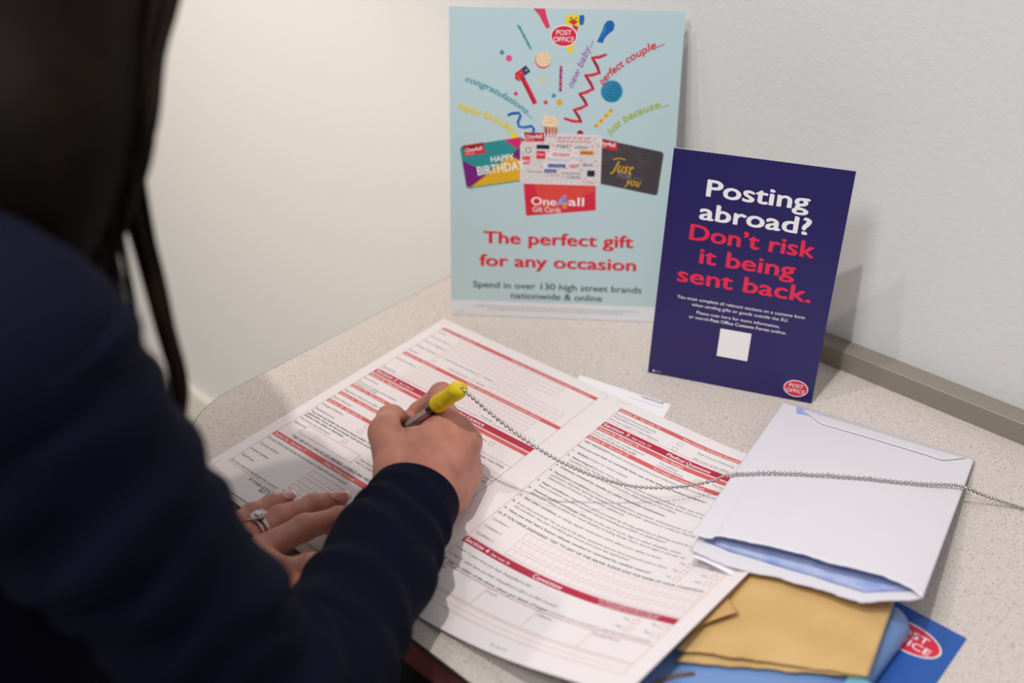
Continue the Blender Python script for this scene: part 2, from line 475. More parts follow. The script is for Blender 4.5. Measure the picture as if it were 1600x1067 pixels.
# ------------------------------------------------------------------ counter
t = empty('writing_counter', (600, -230, -735), 'speckled cream laminate writing counter with rounded left corner against the wall', 'counter')
def outline(o=0.0):
    a, c = 95.0, 84.0
    pts = []
    for k in range(25):
        g = math.pi + math.pi/2*k/24
        pts.append((a - o + (a)*math.cos(g) if False else a + (a + o)*math.cos(g), -482 + c + (c + o)*math.sin(g)))
    return pts + [(1500, -482 - o), (1500, 19)] + [(0 - o, 19)]
def slab(z0, z1, m, o=0.0):
    mb = MB(); P = outline(o); n = len(P)
    mb.add([(x, y, z0) for x, y in P] + [(x, y, z1) for x, y in P],
           [tuple(range(n))[::-1], tuple(range(n, 2*n))] + [(k, (k+1) % n, n+(k+1) % n, n+k) for k in range(n)], m)
    return mb
slab(-3.0, 0.0, M_top).build('worktop', t)
o = slab(-4.4, -0.25, M_edge, 0.8).build('edge_seam', t); o['label'] = 'thin dark seam under the laminate'
o = slab(-31.0, -4.4, M_fascia, 0.0).build('fascia', t); o['label'] = 'maroon front edge of the counter'
b = MB(); b.box(6, 26, -300, 19, -735, -31, M_under); b.build('support_panel', t)
b = MB(); b.box(1380, 1402, -400, 19, -735, -31, M_under); b.build('support_panel', t)
b = MB()
X = [-0.0, 1500]
prof = [(0.0, 0.0), (0.0, 19.4), (0.6, 20.0), (19.0, 20.8), (19.0, 0.0)]
b.add([(x, y, z) for x in X for y, z in prof], [(k, (k+1) % 5, 5+(k+1) % 5, 5+k) for k in range(5)] + [(0, 1, 2, 3, 4), (9, 8, 7, 6, 5)], M_trim)
o = structure(b, 'trim_1')

# ================================================================== poster and sign
def plane_fn(B, yaw, tilt):
    y, q = math.radians(yaw), math.radians(tilt)
    e = Vector((math.cos(y), math.sin(y), 0)); nb = Vector((-math.sin(y), math.cos(y), 0))
    up = Vector((0, 0, math.cos(q))) + nb*math.sin(q)
    n = e.cross(up)
    B = Vector(B)
    return lambda u, v, h: B + e*u + up*v + n*h
def board(fn, w, h, th, m):
    mb = MB()
    mb.add([fn(u, v, d) for d in (-th, 0) for u, v in ((0, 0), (w, 0), (w, h), (0, h))],
           [(3, 2, 1, 0), (4, 5, 6, 7), (0, 1, 5, 4), (1, 2, 6, 5), (2, 3, 7, 6), (3, 0, 4, 7)], m)
    return mb
def join_print(pr, mb):
    mb2 = pr.mb
    b = len(mb.v)
    mb.v += mb2.v
    mb.f += [tuple(b + k for k in f) for f in mb2.f]
    mb.m += [mb.mi(mb2.mats[k]) for k in mb2.m]
    return mb
def pm(name, c, r=0.35):
    return MATS.get(name) or mat(name, c, r)
def post_logo(p, u, v, a, b, layer, rim=0.9):
    p.ellipse(u, v, a, b, M_white, layer)
    p.ellipse(u, v, a - rim, b - rim, M_logo, layer + 1)
    p.text('POST', u, v + b*0.10, M_white, width=a*1.12, cap=b*0.44, bold=0.008, layer=layer + 2, align='C')
    p.text('OFFICE', u, v - b*0.52, M_white, width=a*1.52, cap=b*0.44, bold=0.008, layer=layer + 2, align='C')

PB = (56.7, -171.4, 0.5)
pf = plane_fn(PB, 37.546, 12.126)
t = empty('poster', PB, 'pale blue A4 gift card poster leaning on the wall, taller of two', 'poster')
M_pbg = pm('pale_blue_print', 'BDD4D8', 0.3); M_pband = pm('poster_white', 'E3E6EA', 0.3)
mb = board(pf, 212, 295, 2.0, M_pband)
p = Print(pf)
p.rect(0, 16, 212, 295, M_pbg, 0, 40)
c_teal = pm('teal_print', '2E8F93'); c_pink = pm('pink_print', 'E8508F'); c_rose = pm('rose_print', 'DE3E62')
c_red = pm('poster_red_print', 'D8263F'); c_dred = pm('poster_dark_red_print', 'A51730'); c_yel = pm('yellow_print', 'F2D616')
c_blue = pm('blue_print', '1565B5'); c_dblue = pm('dark_blue_print', '123F7E'); c_aqua = pm('aqua_print', '2C93B8')
c_cream = pm('cream_print', 'F3D9B5'); c_peach = pm('peach_print', 'E0AE86'); c_lime = pm('lime_print', 'AFC12B')
c_lil = pm('lilac_print', 'A778BE'); c_sea = pm('sea_blue_print', '57A0B0'); c_pur = pm('violet_print', '7A1F7C')
c_mag = pm('magenta_print', 'D81F6B'); c_gold = pm('gold_print', 'E2AE1E'); c_grey = pm('charcoal_print', '463F42')
c_coral = pm('coral_red_print', 'E5504E'); c_or = pm('orange_print', 'EE8E2B'); c_dk = pm('dark_navy_print', '1C2134')
c_slate = pm('slate_print', '4A5256'); c_white = M_white; c_nblue = pm('royal_blue_print', '2B4A9B')
# balloons, candles, streamers, cakes and blowers
p.poly([(76, 294.8), (87, 294.8), (88.5, 288), (92, 279), (88.5, 277.4), (85, 283), (81.5, 289.5)], c_rose, 1)
p.poly([(143, 285.5), (147.5, 285.8), (149.8, 282.5), (149, 277.5), (144, 273.5), (141, 269.8), (140, 266), (134.5, 267), (136.5, 271.5), (139, 277), (140.2, 282)], c_blue, 1)
p.stroke([(141.5, 283), (141, 277), (138.5, 271)], [0.5, 1.4, 0.7], c_aqua, 2)
p.poly([(106.5, 290), (121, 290.5), (122.5, 288), (122, 281), (107, 281), (105.2, 285)], c_yel, 1)
p.poly([(118, 289.8), (122, 290), (122.6, 286), (121.5, 281.4), (118.6, 281.2), (117.6, 285)], c_blue, 2)
p.poly([(108, 284), (113, 281), (117, 284), (113, 286.5)], c_red, 2)
p.ellipse(110.5, 287, 1.1, 0.8, c_dblue, 2); p.ellipse(115, 287.2, 0.9, 0.7, c_dblue, 2)
p.stroke([(114.5, 281), (111.8, 268), (110, 257)], 4.6, c_yel, 1)
p.stroke([(115, 280.5), (113, 274)], 4.8, c_red, 2)
for k in range(6):
    a0 = k/6.0; x = 62.6 + 11.4*a0; y = 279.5 - 20*a0
    p.poly([(x, y), (x+2.6, y-0.4), (x+3.6, y-3.4), (x+1.6, y-3.8)], c_teal if k % 2 == 0 else c_sea, 1)
p.poly([(61.8, 281.5), (63.4, 280), (62.6, 278)], c_teal, 1)
p.ellipse(48.5, 255.9, 2.0, 2.1, c_aqua, 1); p.ellipse(54.9, 250.9, 2.9, 2.9, c_pink, 1)
p.ellipse(86.2, 249.8, 7.3, 7.3, c_rose, 1); p.ellipse(86.5, 250.6, 6.9, 6.7, c_cream, 2)
for k in range(9):
    g = 2*math.pi*k/9
    p.stroke([(86.5 + q*math.cos(g + q*0.12), 250.6 + q*math.sin(g + q*0.12)) for q in (1.4, 3.2, 5.0, 6.3)], [0.2, 0.5, 0.7, 0.4], c_peach, 3)
p.poly([(60.5, 237.5), (70.5, 245), (74, 240), (65, 230.5), (61, 232)], c_red, 1)
p.poly([(66.5, 242), (70.5, 245), (75, 239.6), (70, 236)], c_dblue, 2)
for x, y in ((63.5, 235.5), (66, 238), (64.5, 232.8)): p.ellipse(x, y, 0.6, 0.6, c_gold, 3)
p.ellipse(71, 240.6, 0.8, 0.8, c_yel, 3); p.ellipse(68.6, 233.4, 1.4, 1.4, c_dblue, 2)
p.stroke([(68, 233), (74, 222), (80, 210.5)], 4.4, c_red, 1); p.stroke([(67.2, 232), (73, 221.5), (78.8, 210.6)], 1.2, c_dred, 2)
for k in range(8):
    p.poly([(101.5, 245.5-2.9*k), (104.1, 245.0-2.9*k), (104.1, 242.4-2.9*k), (101.5, 242.9-2.9*k)], c_pur if k % 2 else c_mag, 1)
p.ellipse(86.6, 232.5, 1.7, 1.8, c_yel, 1); p.ellipse(96.9, 218.3, 1.9, 1.9, c_aqua, 1); p.ellipse(102.2, 212.3, 2.8, 2.9, c_gold, 1)
p.ellipse(61.8, 219.3, 1.9, 1.9, c_rose, 1); p.ellipse(89.6, 212.0, 2.0, 2.0, c_rose, 1)
zig = [(144, 256.3), (131, 252.9), (138, 239.8), (125.4, 237.2), (132.9, 225.3), (120.6, 220.6), (127.7, 210.6), (116, 205.9), (122.9, 195.2), (108, 197.6)]
for k in range(len(zig)-1):
    a_, b_ = zig[k], zig[k+1]
    mid = ((a_[0]+b_[0])/2 + (1.2 if k % 2 else -0.2), (a_[1]+b_[1])/2 - 0.9)
    p.stroke([a_, mid, b_], [2.2, 2.9, 2.2], c_red if k % 2 == 0 else c_dred, 1 + (k % 2))
    p.ellipse(b_[0], b_[1], 1.3, 1.3, c_red, 3)
p.ellipse(150, 223.4, 10.0, 10.0, c_aqua, 1)
for j in range(-3, 4):
    for k in range(-3, 4):
        x, y = 150 + k*2.7 + (j % 2)*1.35, 223.4 + j*2.5
        if math.hypot(x-150, y-223.4) < 8.6: p.ellipse(x, y, 0.95, 0.7, c_dblue if (x-150)*0.8-(y-223.4)*0.4 > -2.5 else c_blue, 2)
for k in range(7):
    a0 = k/7.0; x = 135 + 15.2*a0; y = 191.4 + 16.4*a0
    p.poly([(x, y), (x+2.2, y-1.5), (x+4.4, y+0.9), (x+2.2, y+2.6)], c_yel if k % 2 else c_or, 1)
p.stroke([(54.3, 199), (58, 201), (65, 201.8), (66.5, 199), (64, 193), (65.2, 189.2), (70, 188.4), (77, 190), (79.3, 187), (78.5, 184)], 2.6, c_blue, 1)
p.stroke([(57, 200.6), (64, 201.6)], 1.3, c_dblue, 2); p.stroke([(66, 189.4), (72, 188.8)], 1.2, c_aqua, 2)
p.poly([(86.6, 192), (87.5, 196), (89.5, 202), (91.5, 199.6), (98, 199.5), (101.5, 195), (101.2, 190.5), (88, 189)], c_cream, 1)
p.stroke([(89, 196), (94, 197.5), (100, 194)], [0.4, 0.9, 0.3], c_peach, 2); p.stroke([(88.4, 192.4), (94, 194), (100.6, 191.4)], [0.4, 0.9, 0.3], c_peach, 2)
p.poly([(86.6, 190.5), (102.2, 189), (101.6, 180), (90, 180)], c_peach, 2)
for k, c_ in enumerate((c_dblue, c_red, c_coral, c_teal)):
    p.poly([(89.4+3.2*k, 189.6), (91.0+3.2*k, 189.4), (91.8+2.8*k, 180), (90.4+2.8*k, 180)], c_, 3)
p.ellipse(122.5, 184.4, 3.0, 3.0, c_dred, 1); p.ellipse(60.7, 180.2, 3.1, 2.8, c_yel, 1)
post_logo(p, 104.5, 271.5, 12.2, 9.6, 3)
# slanted greetings
def greet(s, a, bq, c, m, cap):
    L = math.hypot(bq[0]-a[0], bq[1]-a[1]) + math.hypot(c[0]-bq[0], c[1]-bq[1])
    ctrl = (2*bq[0]-(a[0]+c[0])/2, 2*bq[1]-(a[1]+c[1])/2)
    p.text(s, 0, 0, m, cap=cap, width=L*0.98, bold=0.05, shear=0.22, layer=4, path=(a, ctrl, c))
greet('happy birthday...', (7.5, 204.8), (36, 195.2), (64, 180.6), c_yel, 6.4)
greet('congratulations...', (14.5, 229.5), (47, 216.5), (77, 196.8), c_sea, 5.6)
greet('new baby...', (114, 225.5), (123, 246), (131.5, 267.5), c_lil, 6.0)
greet('perfect couple...', (141.5, 228.5), (163, 248.5), (195.5, 266), c_red, 6.6)
greet('just because...', (150.5, 183), (172, 200.5), (203, 211.8), c_lime, 6.6)
# the three gift cards and the label
def cardmap(tl, tr, bl):
    ex = (tr[0]-tl[0], tr[1]-tl[1]); ey = (bl[0]-tl[0], bl[1]-tl[1])
    return lambda a, b_: (tl[0]+ex[0]*a+ey[0]*b_, tl[1]+ex[1]*a+ey[1]*b_)
def rcard(f, m, layer, r=0.045, asp=1.6):
    pts = []
    for cx, cy, g0 in ((1-r, 1-r*asp, 0), (r, 1-r*asp, 90), (r, r*asp, 180), (1-r, r*asp, 270)):
        for k in range(6):
            g = math.radians(g0 + 90*k/5)
            pts.append(f(cx + r*math.cos(g), cy + r*asp*math.sin(g)))
    p.poly(pts, m, layer)
def one4all(f, a0, b0, a1, b1, layer, ang):
    p.poly([f(a0, b0), f(a1, b0), f(a1+0.01, b1-0.02), f(a0+0.02, b1)], c_red, layer)
    p.poly([f(a0, b0), f(a1, b0), f(a1, b0+(b1-b0)*0.35), f(a0+0.01, b0+(b1-b0)*0.5)], c_coral, layer)
    x, y = f(a0+(a1-a0)*0.1, b0+(b1-b0)*0.62)
    x2, y2 = f(a0+(a1-a0)*0.9, b0+(b1-b0)*0.62)
    p.text('One4all', x, y, c_white, width=math.hypot(x2-x, y2-y), bold=0.03, layer=layer+1, ang=ang)
    x, y = f(a0+(a1-a0)*0.1, b0+(b1-b0)*0.86)
    p.text('Gift Cards', x, y, c_white, width=math.hypot(x2-x, y2-y)*0.5, layer=layer+1, ang=ang)
f = cardmap((9.3, 169), (77, 181.2), (16.0, 128.2))
rcard(f, c_teal, 1)
p.poly([f(0, 0.32), f(0.33, 0.72), f(0.06, 0.97), f(0.0, 0.93)], c_pur, 2)
p.poly([f(0.03, 0.97), f(0.67, 0.38), f(0.985, 0.72), f(0.985, 0.97)], c_gold, 2)
p.poly([f(0.67, 0.38), f(0.98, 0.05), f(0.99, 0.73)], c_pur, 2)
p.poly([f(0.62, 0.0), f(0.97, 0.0), f(0.78, 0.24)], c_mag, 3)
one4all(f, 0.04, -0.01, 0.33, 0.25, 3, math.radians(10))
x, y = f(0.40, 0.47); p.text('HAPPY', x, y, c_white, width=22, cap=5.6, bold=0.035, ang=math.radians(9), layer=5)
x, y = f(0.19, 0.72); p.text('BIRTHDAY', x, y, c_white, width=45, cap=8.2, bold=0.035, ang=math.radians(9.5), layer=5)
f = cardmap((135.5, 181), (201.3, 169), (132, 139.5))
rcard(f, c_grey, 1)
one4all(f, 0.02, -0.01, 0.34, 0.2, 2, math.radians(-10))
cx, cy = f(0.46, 0.42)
for k in range(15):
    g = math.radians(-8 + 13.5*k - 10); q0 = 11.5 + (k % 3); q1 = 18 + 3*((k*7) % 3)
    p.stroke([(cx + q0*math.cos(g), cy + q0*0.75*math.sin(g)), (cx + q1*math.cos(g), cy + q1*0.75*math.sin(g))], [0.25, 0.6], pm('warm_grey_print', '6B6063'), 2)
p.text('Just', 152.6, 150.4, c_gold, width=21, cap=10, bold=0.006, shear=0.35, ang=math.radians(-9), layer=3)
p.stroke([(154, 160.8), (160, 162.4), (166, 161)], 0.9, c_gold, 3)
p.text('FOR', 159.2, 144.2, pm('mid_grey_print', '8F8487'), width=13.5, cap=5.0, bold=0.02, ang=math.radians(-8), layer=3)
for k in range(3): p.ellipse(175.5+3.2*k, 143.8-0.6*k, 0.7, 0.7, pm('mid_grey_print', '8F8487'), 3)
p.text('you', 166.2, 137.4, c_gold, width=15, cap=7.6, bold=0.010, shear=0.35, ang=math.radians(-8), layer=3)
f = cardmap((70.2, 134.6), (138.8, 136.0), (73.4, 104))
p.poly([(70.2, 138), (138.9, 138), (140.3, 111.5), (73.5, 103.9)], c_red, 1)
p.poly([(79, 138), (138.9, 138), (139.3, 131), (100, 109), (90, 110)], pm('mid_coral_print', 'E0483F'), 2)
p.text('One', 78.4, 114.9, c_white, width=23.5, cap=7.6, bold=0.035, layer=3)
p.text('all', 114, 115.3, c_white, width=14.5, cap=8.0, bold=0.035, layer=3)
p.poly([(102.4, 117), (109.6, 125.4), (111.6, 125.4), (107.4, 118.6), (113.6, 118.6), (113.6, 117), (102.4, 115.6)], pm('sky_print', '8FA9DE'), 3)
p.poly([(108.2, 122.6), (111.8, 125.4), (112.4, 119.4), (109.4, 119.2)], c_lil, 4)
p.poly([(108.4, 116.8), (112.6, 117), (112.4, 112.4), (108.4, 112.2)], c_or, 4)
p.text('Gift Cards', 79.6, 108.2, c_white, width=27, cap=5.2, layer=3)
f = cardmap((66.6, 183.6), (143.2, 183.6), (67.0, 135.4))
M_card = pm('card_white', 'E4DCDC', 0.3)
rcard(f, M_card, 3)
M_ray = pm('card_ray', 'D7CFCF', 0.3)
for k in range(46):
    g = 2*math.pi*k/46
    def edge(gg):
        dx, dy = math.cos(gg), math.sin(gg)
        q = min(0.485/max(abs(dx), 1e-6), 0.47/max(abs(dy), 1e-6))
        return (0.5 + dx*q, 0.5 + dy*q)
    a_, b_ = edge(g), edge(g + math.pi/46)
    i_, j_ = (0.5+(a_[0]-0.5)*0.45, 0.5+(a_[1]-0.5)*0.45), (0.5+(b_[0]-0.5)*0.45, 0.5+(b_[1]-0.5)*0.45)
    p.poly([f(*i_), f(*a_), f(*b_), f(*j_)], M_ray, 4)
one4all(f, 0.045, -0.01, 0.29, 0.175, 5, math.radians(2))
def ct(s, a_, b_, w_, m, cap=None, bold=0.0, shear=0.0):
    x, y = f(a_, b_); p.text(s, x, y, m, cap=cap, width=w_, bold=bold, shear=shear, layer=6)
def cb(a0, b0, a1, b1, m):
    x0, y0 = f(a0, b1); x1, y1 = f(a1, b0); p.rect(x0, y0, x1, y1, m, 5, 50)
ct('Spend with 130 high street', 0.455, 0.09, 31, c_coral, 1.9, 0.02); ct('brands in store and online', 0.455, 0.155, 31, c_coral, 1.9, 0.02)
cb(0.20, 0.225, 0.358, 0.305, c_dk); ct('M&S', 0.45, 0.275, 11, c_slate, 3.2); ct('EST. 1884', 0.485, 0.33, 5.5, M_ray, 0.9)
ct('schuh', 0.67, 0.275, 12, c_slate, 2.6, 0.01); p.ring(*f(0.10, 0.335), 3.0, 0.9, pm('mid_grey_print', '8F8487'), 5)
cb(0.20, 0.345, 0.312, 0.50, c_red); ct('Argos', 0.21, 0.43, 6.5, c_white, 1.9, 0.02)
ct('TK MAXX', 0.40, 0.435, 16, c_red, 2.7, 0.045); cb(0.735, 0.315, 0.905, 0.395, c_or); ct('halfords', 0.745, 0.375, 11, c_dk, 1.9, 0.02)
ct('NEW LOOK', 0.68, 0.475, 17, M_ray, 1.4); ct('PRIMARK', 0.38, 0.535, 18, pm('ice_blue_print', 'A9C3DC'), 2.2)
cb(0.025, 0.455, 0.125, 0.61, c_coral); ct('B&Q', 0.032, 0.575, 6.3, c_white, 2.4, 0.03); ct('TOPSHOP', 0.15, 0.55, 14, M_ray, 1.6)
cb(0.345, 0.595, 0.56, 0.665, c_nblue); ct('currys PC World', 0.355, 0.65, 14, c_white, 1.3); ct('H&M', 0.605, 0.665, 9, c_red, 4.0, 0.01, 0.3)
ct('Boots', 0.775, 0.62, 9.5, c_nblue, 3.2, 0.0, 0.3); cb(0.30, 0.70, 0.452, 0.77, c_nblue); ct('Debenhams', 0.31, 0.75, 10, c_white, 1.3)
ct('Waterstones', 0.08, 0.765, 13, pm('green_print', '4E8A72'), 1.6, 0.0, 0.2); ct('RIVER ISLAND', 0.515, 0.785, 18, c_slate, 1.6)
ct('H.SAMUEL', 0.33, 0.835, 13, c_coral, 1.6); ct('Clarks', 0.585, 0.87, 13, c_slate, 3.2, 0.0, 0.3); cb(0.83, 0.70, 0.925, 0.82, c_dk)
ct('in thousands of stores', 0.775, 0.935, 14, c_coral, 1.1); ct('and online', 0.82, 0.965, 8, c_coral, 1.1)
rnd = random.Random(5)
for a_, b_ in ((0.365, 0.06), (0.425, 0.06), (0.27, 0.19), (0.36, 0.19), (0.41, 0.225), (0.62, 0.215), (0.885, 0.23), (0.95, 0.21), (0.16, 0.265), (0.345, 0.35), (0.43, 0.315), (0.61, 0.32), (0.68, 0.36), (0.94, 0.35), (0.165, 0.45), (0.355, 0.49), (0.65, 0.46), (0.695, 0.5), (0.755, 0.51), (0.93, 0.51), (0.18, 0.62), (0.265, 0.66), (0.745, 0.58), (0.95, 0.61), (0.57, 0.675), (0.48, 0.70), (0.255, 0.765), (0.76, 0.7), (0.95, 0.765), (0.54, 0.84), (0.80, 0.875), (0.905, 0.085), (0.04, 0.265), (0.03, 0.40)):
    p.ring(*f(a_, b_), rnd.choice((0.55, 0.9, 1.0)), 0.45, c_coral, 5, 10)
# headline words
p.text('The perfect gift', 32.6, 75.6, c_red, width=145, cap=11.6, bold=0.09, layer=1)
p.text('for any occasion', 28.9, 52.4, c_red, width=152.5, cap=11.6, bold=0.09, layer=1)
p.text('Spend in over 130 high street brands', 22.3, 29.8, c_slate, width=166, cap=6.4, bold=0.05, layer=1)
p.text('nationwide & online', 60.1, 19.6, c_slate, width=90, cap=6.4, bold=0.05, layer=1)
p.text('One4all Gift Cards are issued by GVS Prepaid Limited, authorised by the Financial Conduct Authority under the Electronic', 23.3, 9.6, pm('mid_grey_print', '8F8487'), width=163, cap=1.5, layer=1)
p.text('Money Regulations 2011 for the issuing of electronic money. See one4all.com for terms and conditions.', 37.8, 6.8, pm('mid_grey_print', '8F8487'), width=134, cap=1.5, layer=1)
p.text('v.1 0321', 4, 3.0, pm('mid_grey_print', '8F8487'), width=9, cap=1.2, layer=1)
join_print(p, mb).build('printed_board', t, recalc=False)

DB = (263.5, -122.4, 0.45)
df = plane_fn(DB, 22.69, 9.076)
t = empty('counter_sign', DB, 'dark blue A5 sign about posting abroad, standing in front of the poster', 'sign')
M_dbg = pm('deep_blue_board', '231A5C', 0.38); M_dside = pm('board_core', 'B9B4AC', 0.6)
mb = board(df, 147.5, 210, 2.0, M_dside)
p = Print(df)
p.rect(0, 0, 147.5, 210, M_dbg, 0, 40)
M_srd = pm('sign_red_print', 'E8254B', 0.4)
def line(s, u, v, w, cap, m, bold=0.07): p.text(s, u, v, m, width=w, cap=cap, bold=bold, layer=1)
line('Posting', 32.1, 173.0, 84, 14.0, M_white); line('abroad?', 28.8, 152.2, 91.5, 14.0, M_white)
line('Don\u2019t risk', 22.6, 133.0, 104.5, 13.6, M_srd); line('it being', 33.6, 113.0, 80.5, 13.6, M_srd); line('sent back.', 16.7, 93.4, 114, 13.6, M_srd)
line('You must complete all relevant sections on a customs form', 18.3, 77.6, 110.5, 2.9, M_white, 0.006)
line('when sending gifts or goods outside the EU.', 31.8, 72.4, 84, 2.9, M_white, 0.006)
line('Please scan here for more information,', 37.1, 65.6, 72.5, 2.9, M_white, 0.006)
line('or search', 30.9, 60.6, 17.5, 2.9, M_white, 0.006); line('Post Office Customs Forms', 49.8, 60.6, 51.5, 2.9, M_white, 0.03); line('online.', 102.8, 60.6, 13.2, 2.9, M_white, 0.006)
p.rect(59.8, 29.0, 87.0, 55.8, M_white, 1, 40)
post_logo(p, 132.2, 11.6, 10.6, 8.0, 1, 0.8)
p.ellipse(5.4, 2.6, 0.9, 0.9, M_white, 1); p.text('PO2021', 7.4, 2.2, M_pale, width=5, cap=0.9, layer=1)
join_print(p, mb).build('printed_board', t, recalc=False)
mb = MB()                                             # folding easel strut behind the board
th = -2.0
q = [df(58, 150, th - 0.3), df(90, 150, th - 0.3), df(90, 0, th - 0.3), df(58, 0, th - 0.3)]
nb = Vector((-math.sin(math.radians(22.69)), math.cos(math.radians(22.69)), 0))
L0, L1 = Vector(q[0]), Vector(q[1])
F0, F1 = Vector((q[3][0], q[3][1], 0.2)) + nb*58, Vector((q[2][0], q[2][1], 0.2)) + nb*58
A0, A1 = F0.lerp(L0, 0.0), F1.lerp(L1, 0.0)
mb.add([L0, L1, F1, F0] + [Vector(v) + nb*1.2 for v in (L0, L1, F1, F0)], [(0,1,2,3), (7,6,5,4), (0,4,5,1), (1,5,6,2), (2,6,7,3), (3,7,4,0)], M_dside)
mb.build('easel_strut', t)

# ================================================================== the opened form (A3 sheet, two A4 pages), right side lifted by the pile
EU = Vector((0.998911, 0.046664, 0)); EV = Vector((0.046664, -0.998911, 0)); PC = Vector((57.412, -182.073, 0))
PHI, S0, KB, S1 = 0.281853, 290.305, 0.00284839, 133.204
_c, _s = math.cos(PHI), math.sin(PHI)
def page(u, v, h=0.0):
    q = u*_c + v*_s; w = -u*_s + v*_c
    s = q - S0; x, z = s, 0.0
    if s > 0:
        t = min(s, S1); x = math.sin(KB*t)/KB; z = (1 - math.cos(KB*t))/KB
        if s > S1:
            x += (s - S1)*math.cos(KB*S1); z += (s - S1)*math.sin(KB*S1)
    q = x + S0
    return PC + EU*(q*_c - w*_s) + EV*(q*_s + w*_c) + Vector((0, 0, z + 0.6 + h))
def sheet(fn, u0, v0, u1, v1, nu, nv, th, m):
    mb = MB(); V = []
    for k in (0, 1):
        for j in range(nv+1):
            for i in range(nu+1):
                V.append(fn(u0+(u1-u0)*i/nu, v0+(v1-v0)*j/nv, -th*(1-k)))
    N = (nu+1)*(nv+1); F = []
    for j in range(nv):
        for i in range(nu):
            a = j*(nu+1)+i
            F.append((a, a+1, a+nu+2, a+nu+1)); F.append((N+a, N+a+nu+1, N+a+nu+2, N+a+1))
    rim = [i for i in range(nu+1)] + [j*(nu+1)+nu for j in range(1, nv+1)] + [nv*(nu+1)+i for i in range(nu-1, -1, -1)] + [j*(nu+1) for j in range(nv-1, 0, -1)]
    for k in range(len(rim)):
        a, b_ = rim[k], rim[(k+1) % len(rim)]
        F.append((a, b_, N+b_, N+a))
    mb.add(V, F, m); return mb
mb = sheet(page, 0, 0, 420, 297, 140, 60, 0.35, M_paper)
p = Print(page, down=True)
SG = 4.0
def bar(u0, v0, u1, v1, m): p.rect(u0, v0, u1, v1, m, 0, SG)
def tx(s, u, v, w=None, cap=None, m=None, bold=0.0, layer=1): p.text(s, u, v, m or M_ink2, width=w, cap=cap, bold=bold, layer=layer)
def tb(s, u, v, w=None, cap=None): tx(s, u, v, w, cap, M_ink, 0.022)
def boxes(u0, u1, v0, n, h=6.6, m=None, m2=None):
    m = m or M_line
    p.frame(u0, v0, u1, v0+h, 0.32, m, 0)
    for k in range(1, n):
        x = u0 + (u1-u0)*k/n
        p.rect(x-0.09, v0+0.3, x+0.09, v0+h-0.3, m2 or M_line, 0)
def check(u, v, s=4.6, m=None): p.frame(u-s/2, v-s/2, u+s/2, v+s/2, 0.32, m or M_lined, 0)
def crop(u, v, du, dv):
    p.rect(min(u, u+du), v-0.1, max(u, u+du), v+0.1, M_ink2, 0); p.rect(u-0.1, min(v, v+dv), u+0.1, max(v, v+dv), M_ink2, 0)
# ---- left page
crop(5.6, 4.4, 9, 7); crop(202, 4.4, -9, 7); crop(5.6, 286.2, 9, -7); crop(215.1, 3.6, 9, 7)
p.frame(11.2, 12.2, 196.9, 100.6, 0.3, M_lined); p.frame(11.2, 110, 196.9, 274.8, 0.3, M_lined)
bar(11.2, 12.2, 196.9, 16.6, M_light); tx('Section 1a - See note 5', 13, 15.6, 40, 2.3, M_white); tx('Please enter your personal details in block capitals and black ink', 100, 15.4, 90, 1.8, M_white)
tx('Title', 12.5, 22.6, 10, 2.2); tx('Previous Names', 12, 32.6, 25, 2.2); tx('Contact Telephone', 12.4, 42.4, 26.5, 2.2); tx('Message Conditions', 12.6, 53, 25, 2.2); tx('Gender', 12.4, 63, 11, 2.2)
boxes(39.5, 165.3, 18.0, 23); boxes(39.9, 165.9, 28.9, 23); boxes(40.4, 140.2, 39.3, 18)
check(42.2, 52.4); check(42.2, 62.6); tx('Full Membership Certificate', 49, 53.2, 39, 2.2); check(91.2, 52); tx('Other Document', 62.6, 63.2, 24, 2.2); check(91.4, 62.4)
tx('Number', 96.7, 53, 11.5, 2.2); tx('Specify', 96.5, 63.2, 10, 2.2); boxes(110, 187, 48.8, 14); boxes(110.2, 187.2, 59.3, 14)
bar(11.2, 66.6, 196.9, 71.2, M_light); tx('Section 1b - See note 5', 13, 70.2, 40, 2.3, M_white); tx('Please enter your permanent and present address', 92, 70, 84, 2.0, M_white)
tx('House No/Name', 12.4, 80.5, 25, 2.2); tx('Town/City', 12.2, 98.6, 17, 2.2)
boxes(40.3, 175.7, 74.5, 25, 6.0); boxes(40, 175.7, 84.6, 25, 6.0); boxes(39.7, 129.4, 94.2, 16, 6.0); tx('Postcode', 133, 98.6, 13, 2.2); boxes(149, 168, 94.2, 4, 6.0); boxes(171.5, 190.3, 94.2, 4, 6.0)
bar(11.2, 103.2, 196.9, 109.8, M_red); tx('Section 2', 13, 108.3, 26, 4.2, M_white, 0.02); tx('- See note 6', 41, 108.2, 19, 2.6, M_white); tx('Driving Licence', 104, 108.3, 40, 4.0, M_white, 0.02)
bar(11.2, 111.4, 196.9, 115.9, M_light); tx('Section 2a - See note 7', 13, 114.9, 40, 2.5, M_white)
tx('Provisional', 12, 122.2, 17.5, 2.3); tx('Are you in receipt of the mobility', 12, 129.6, 48, 2.2); tx('component of DLA?', 12, 133, 27, 2.2)
tx('No', 76, 121.5, 4, 2.2); tx('Moped', 147.5, 122.2, 11.5, 2.3); check(164.7, 121.4)
bar(11.2, 134.5, 160, 138.8, M_light); tx('Section 2b - See note 8', 13, 137.9, 40, 2.4, M_white)
p.rect(158.6, 157.5, 196.7, 185.5, M_pale, 0, SG); p.frame(158.6, 134.5, 196.9, 156.8, 0.3, M_lined, 1); p.frame(158.6, 157.5, 196.9, 185.5, 0.3, M_lined, 1)
tb('Official Use Only', 161, 139.8, 32, 2.3); tx('Evidence', 161.5, 147.4, 13.5, 2.3); tx('Seen', 164.5, 151.3, 8.5, 2.3); check(176.5, 148.5, 5)
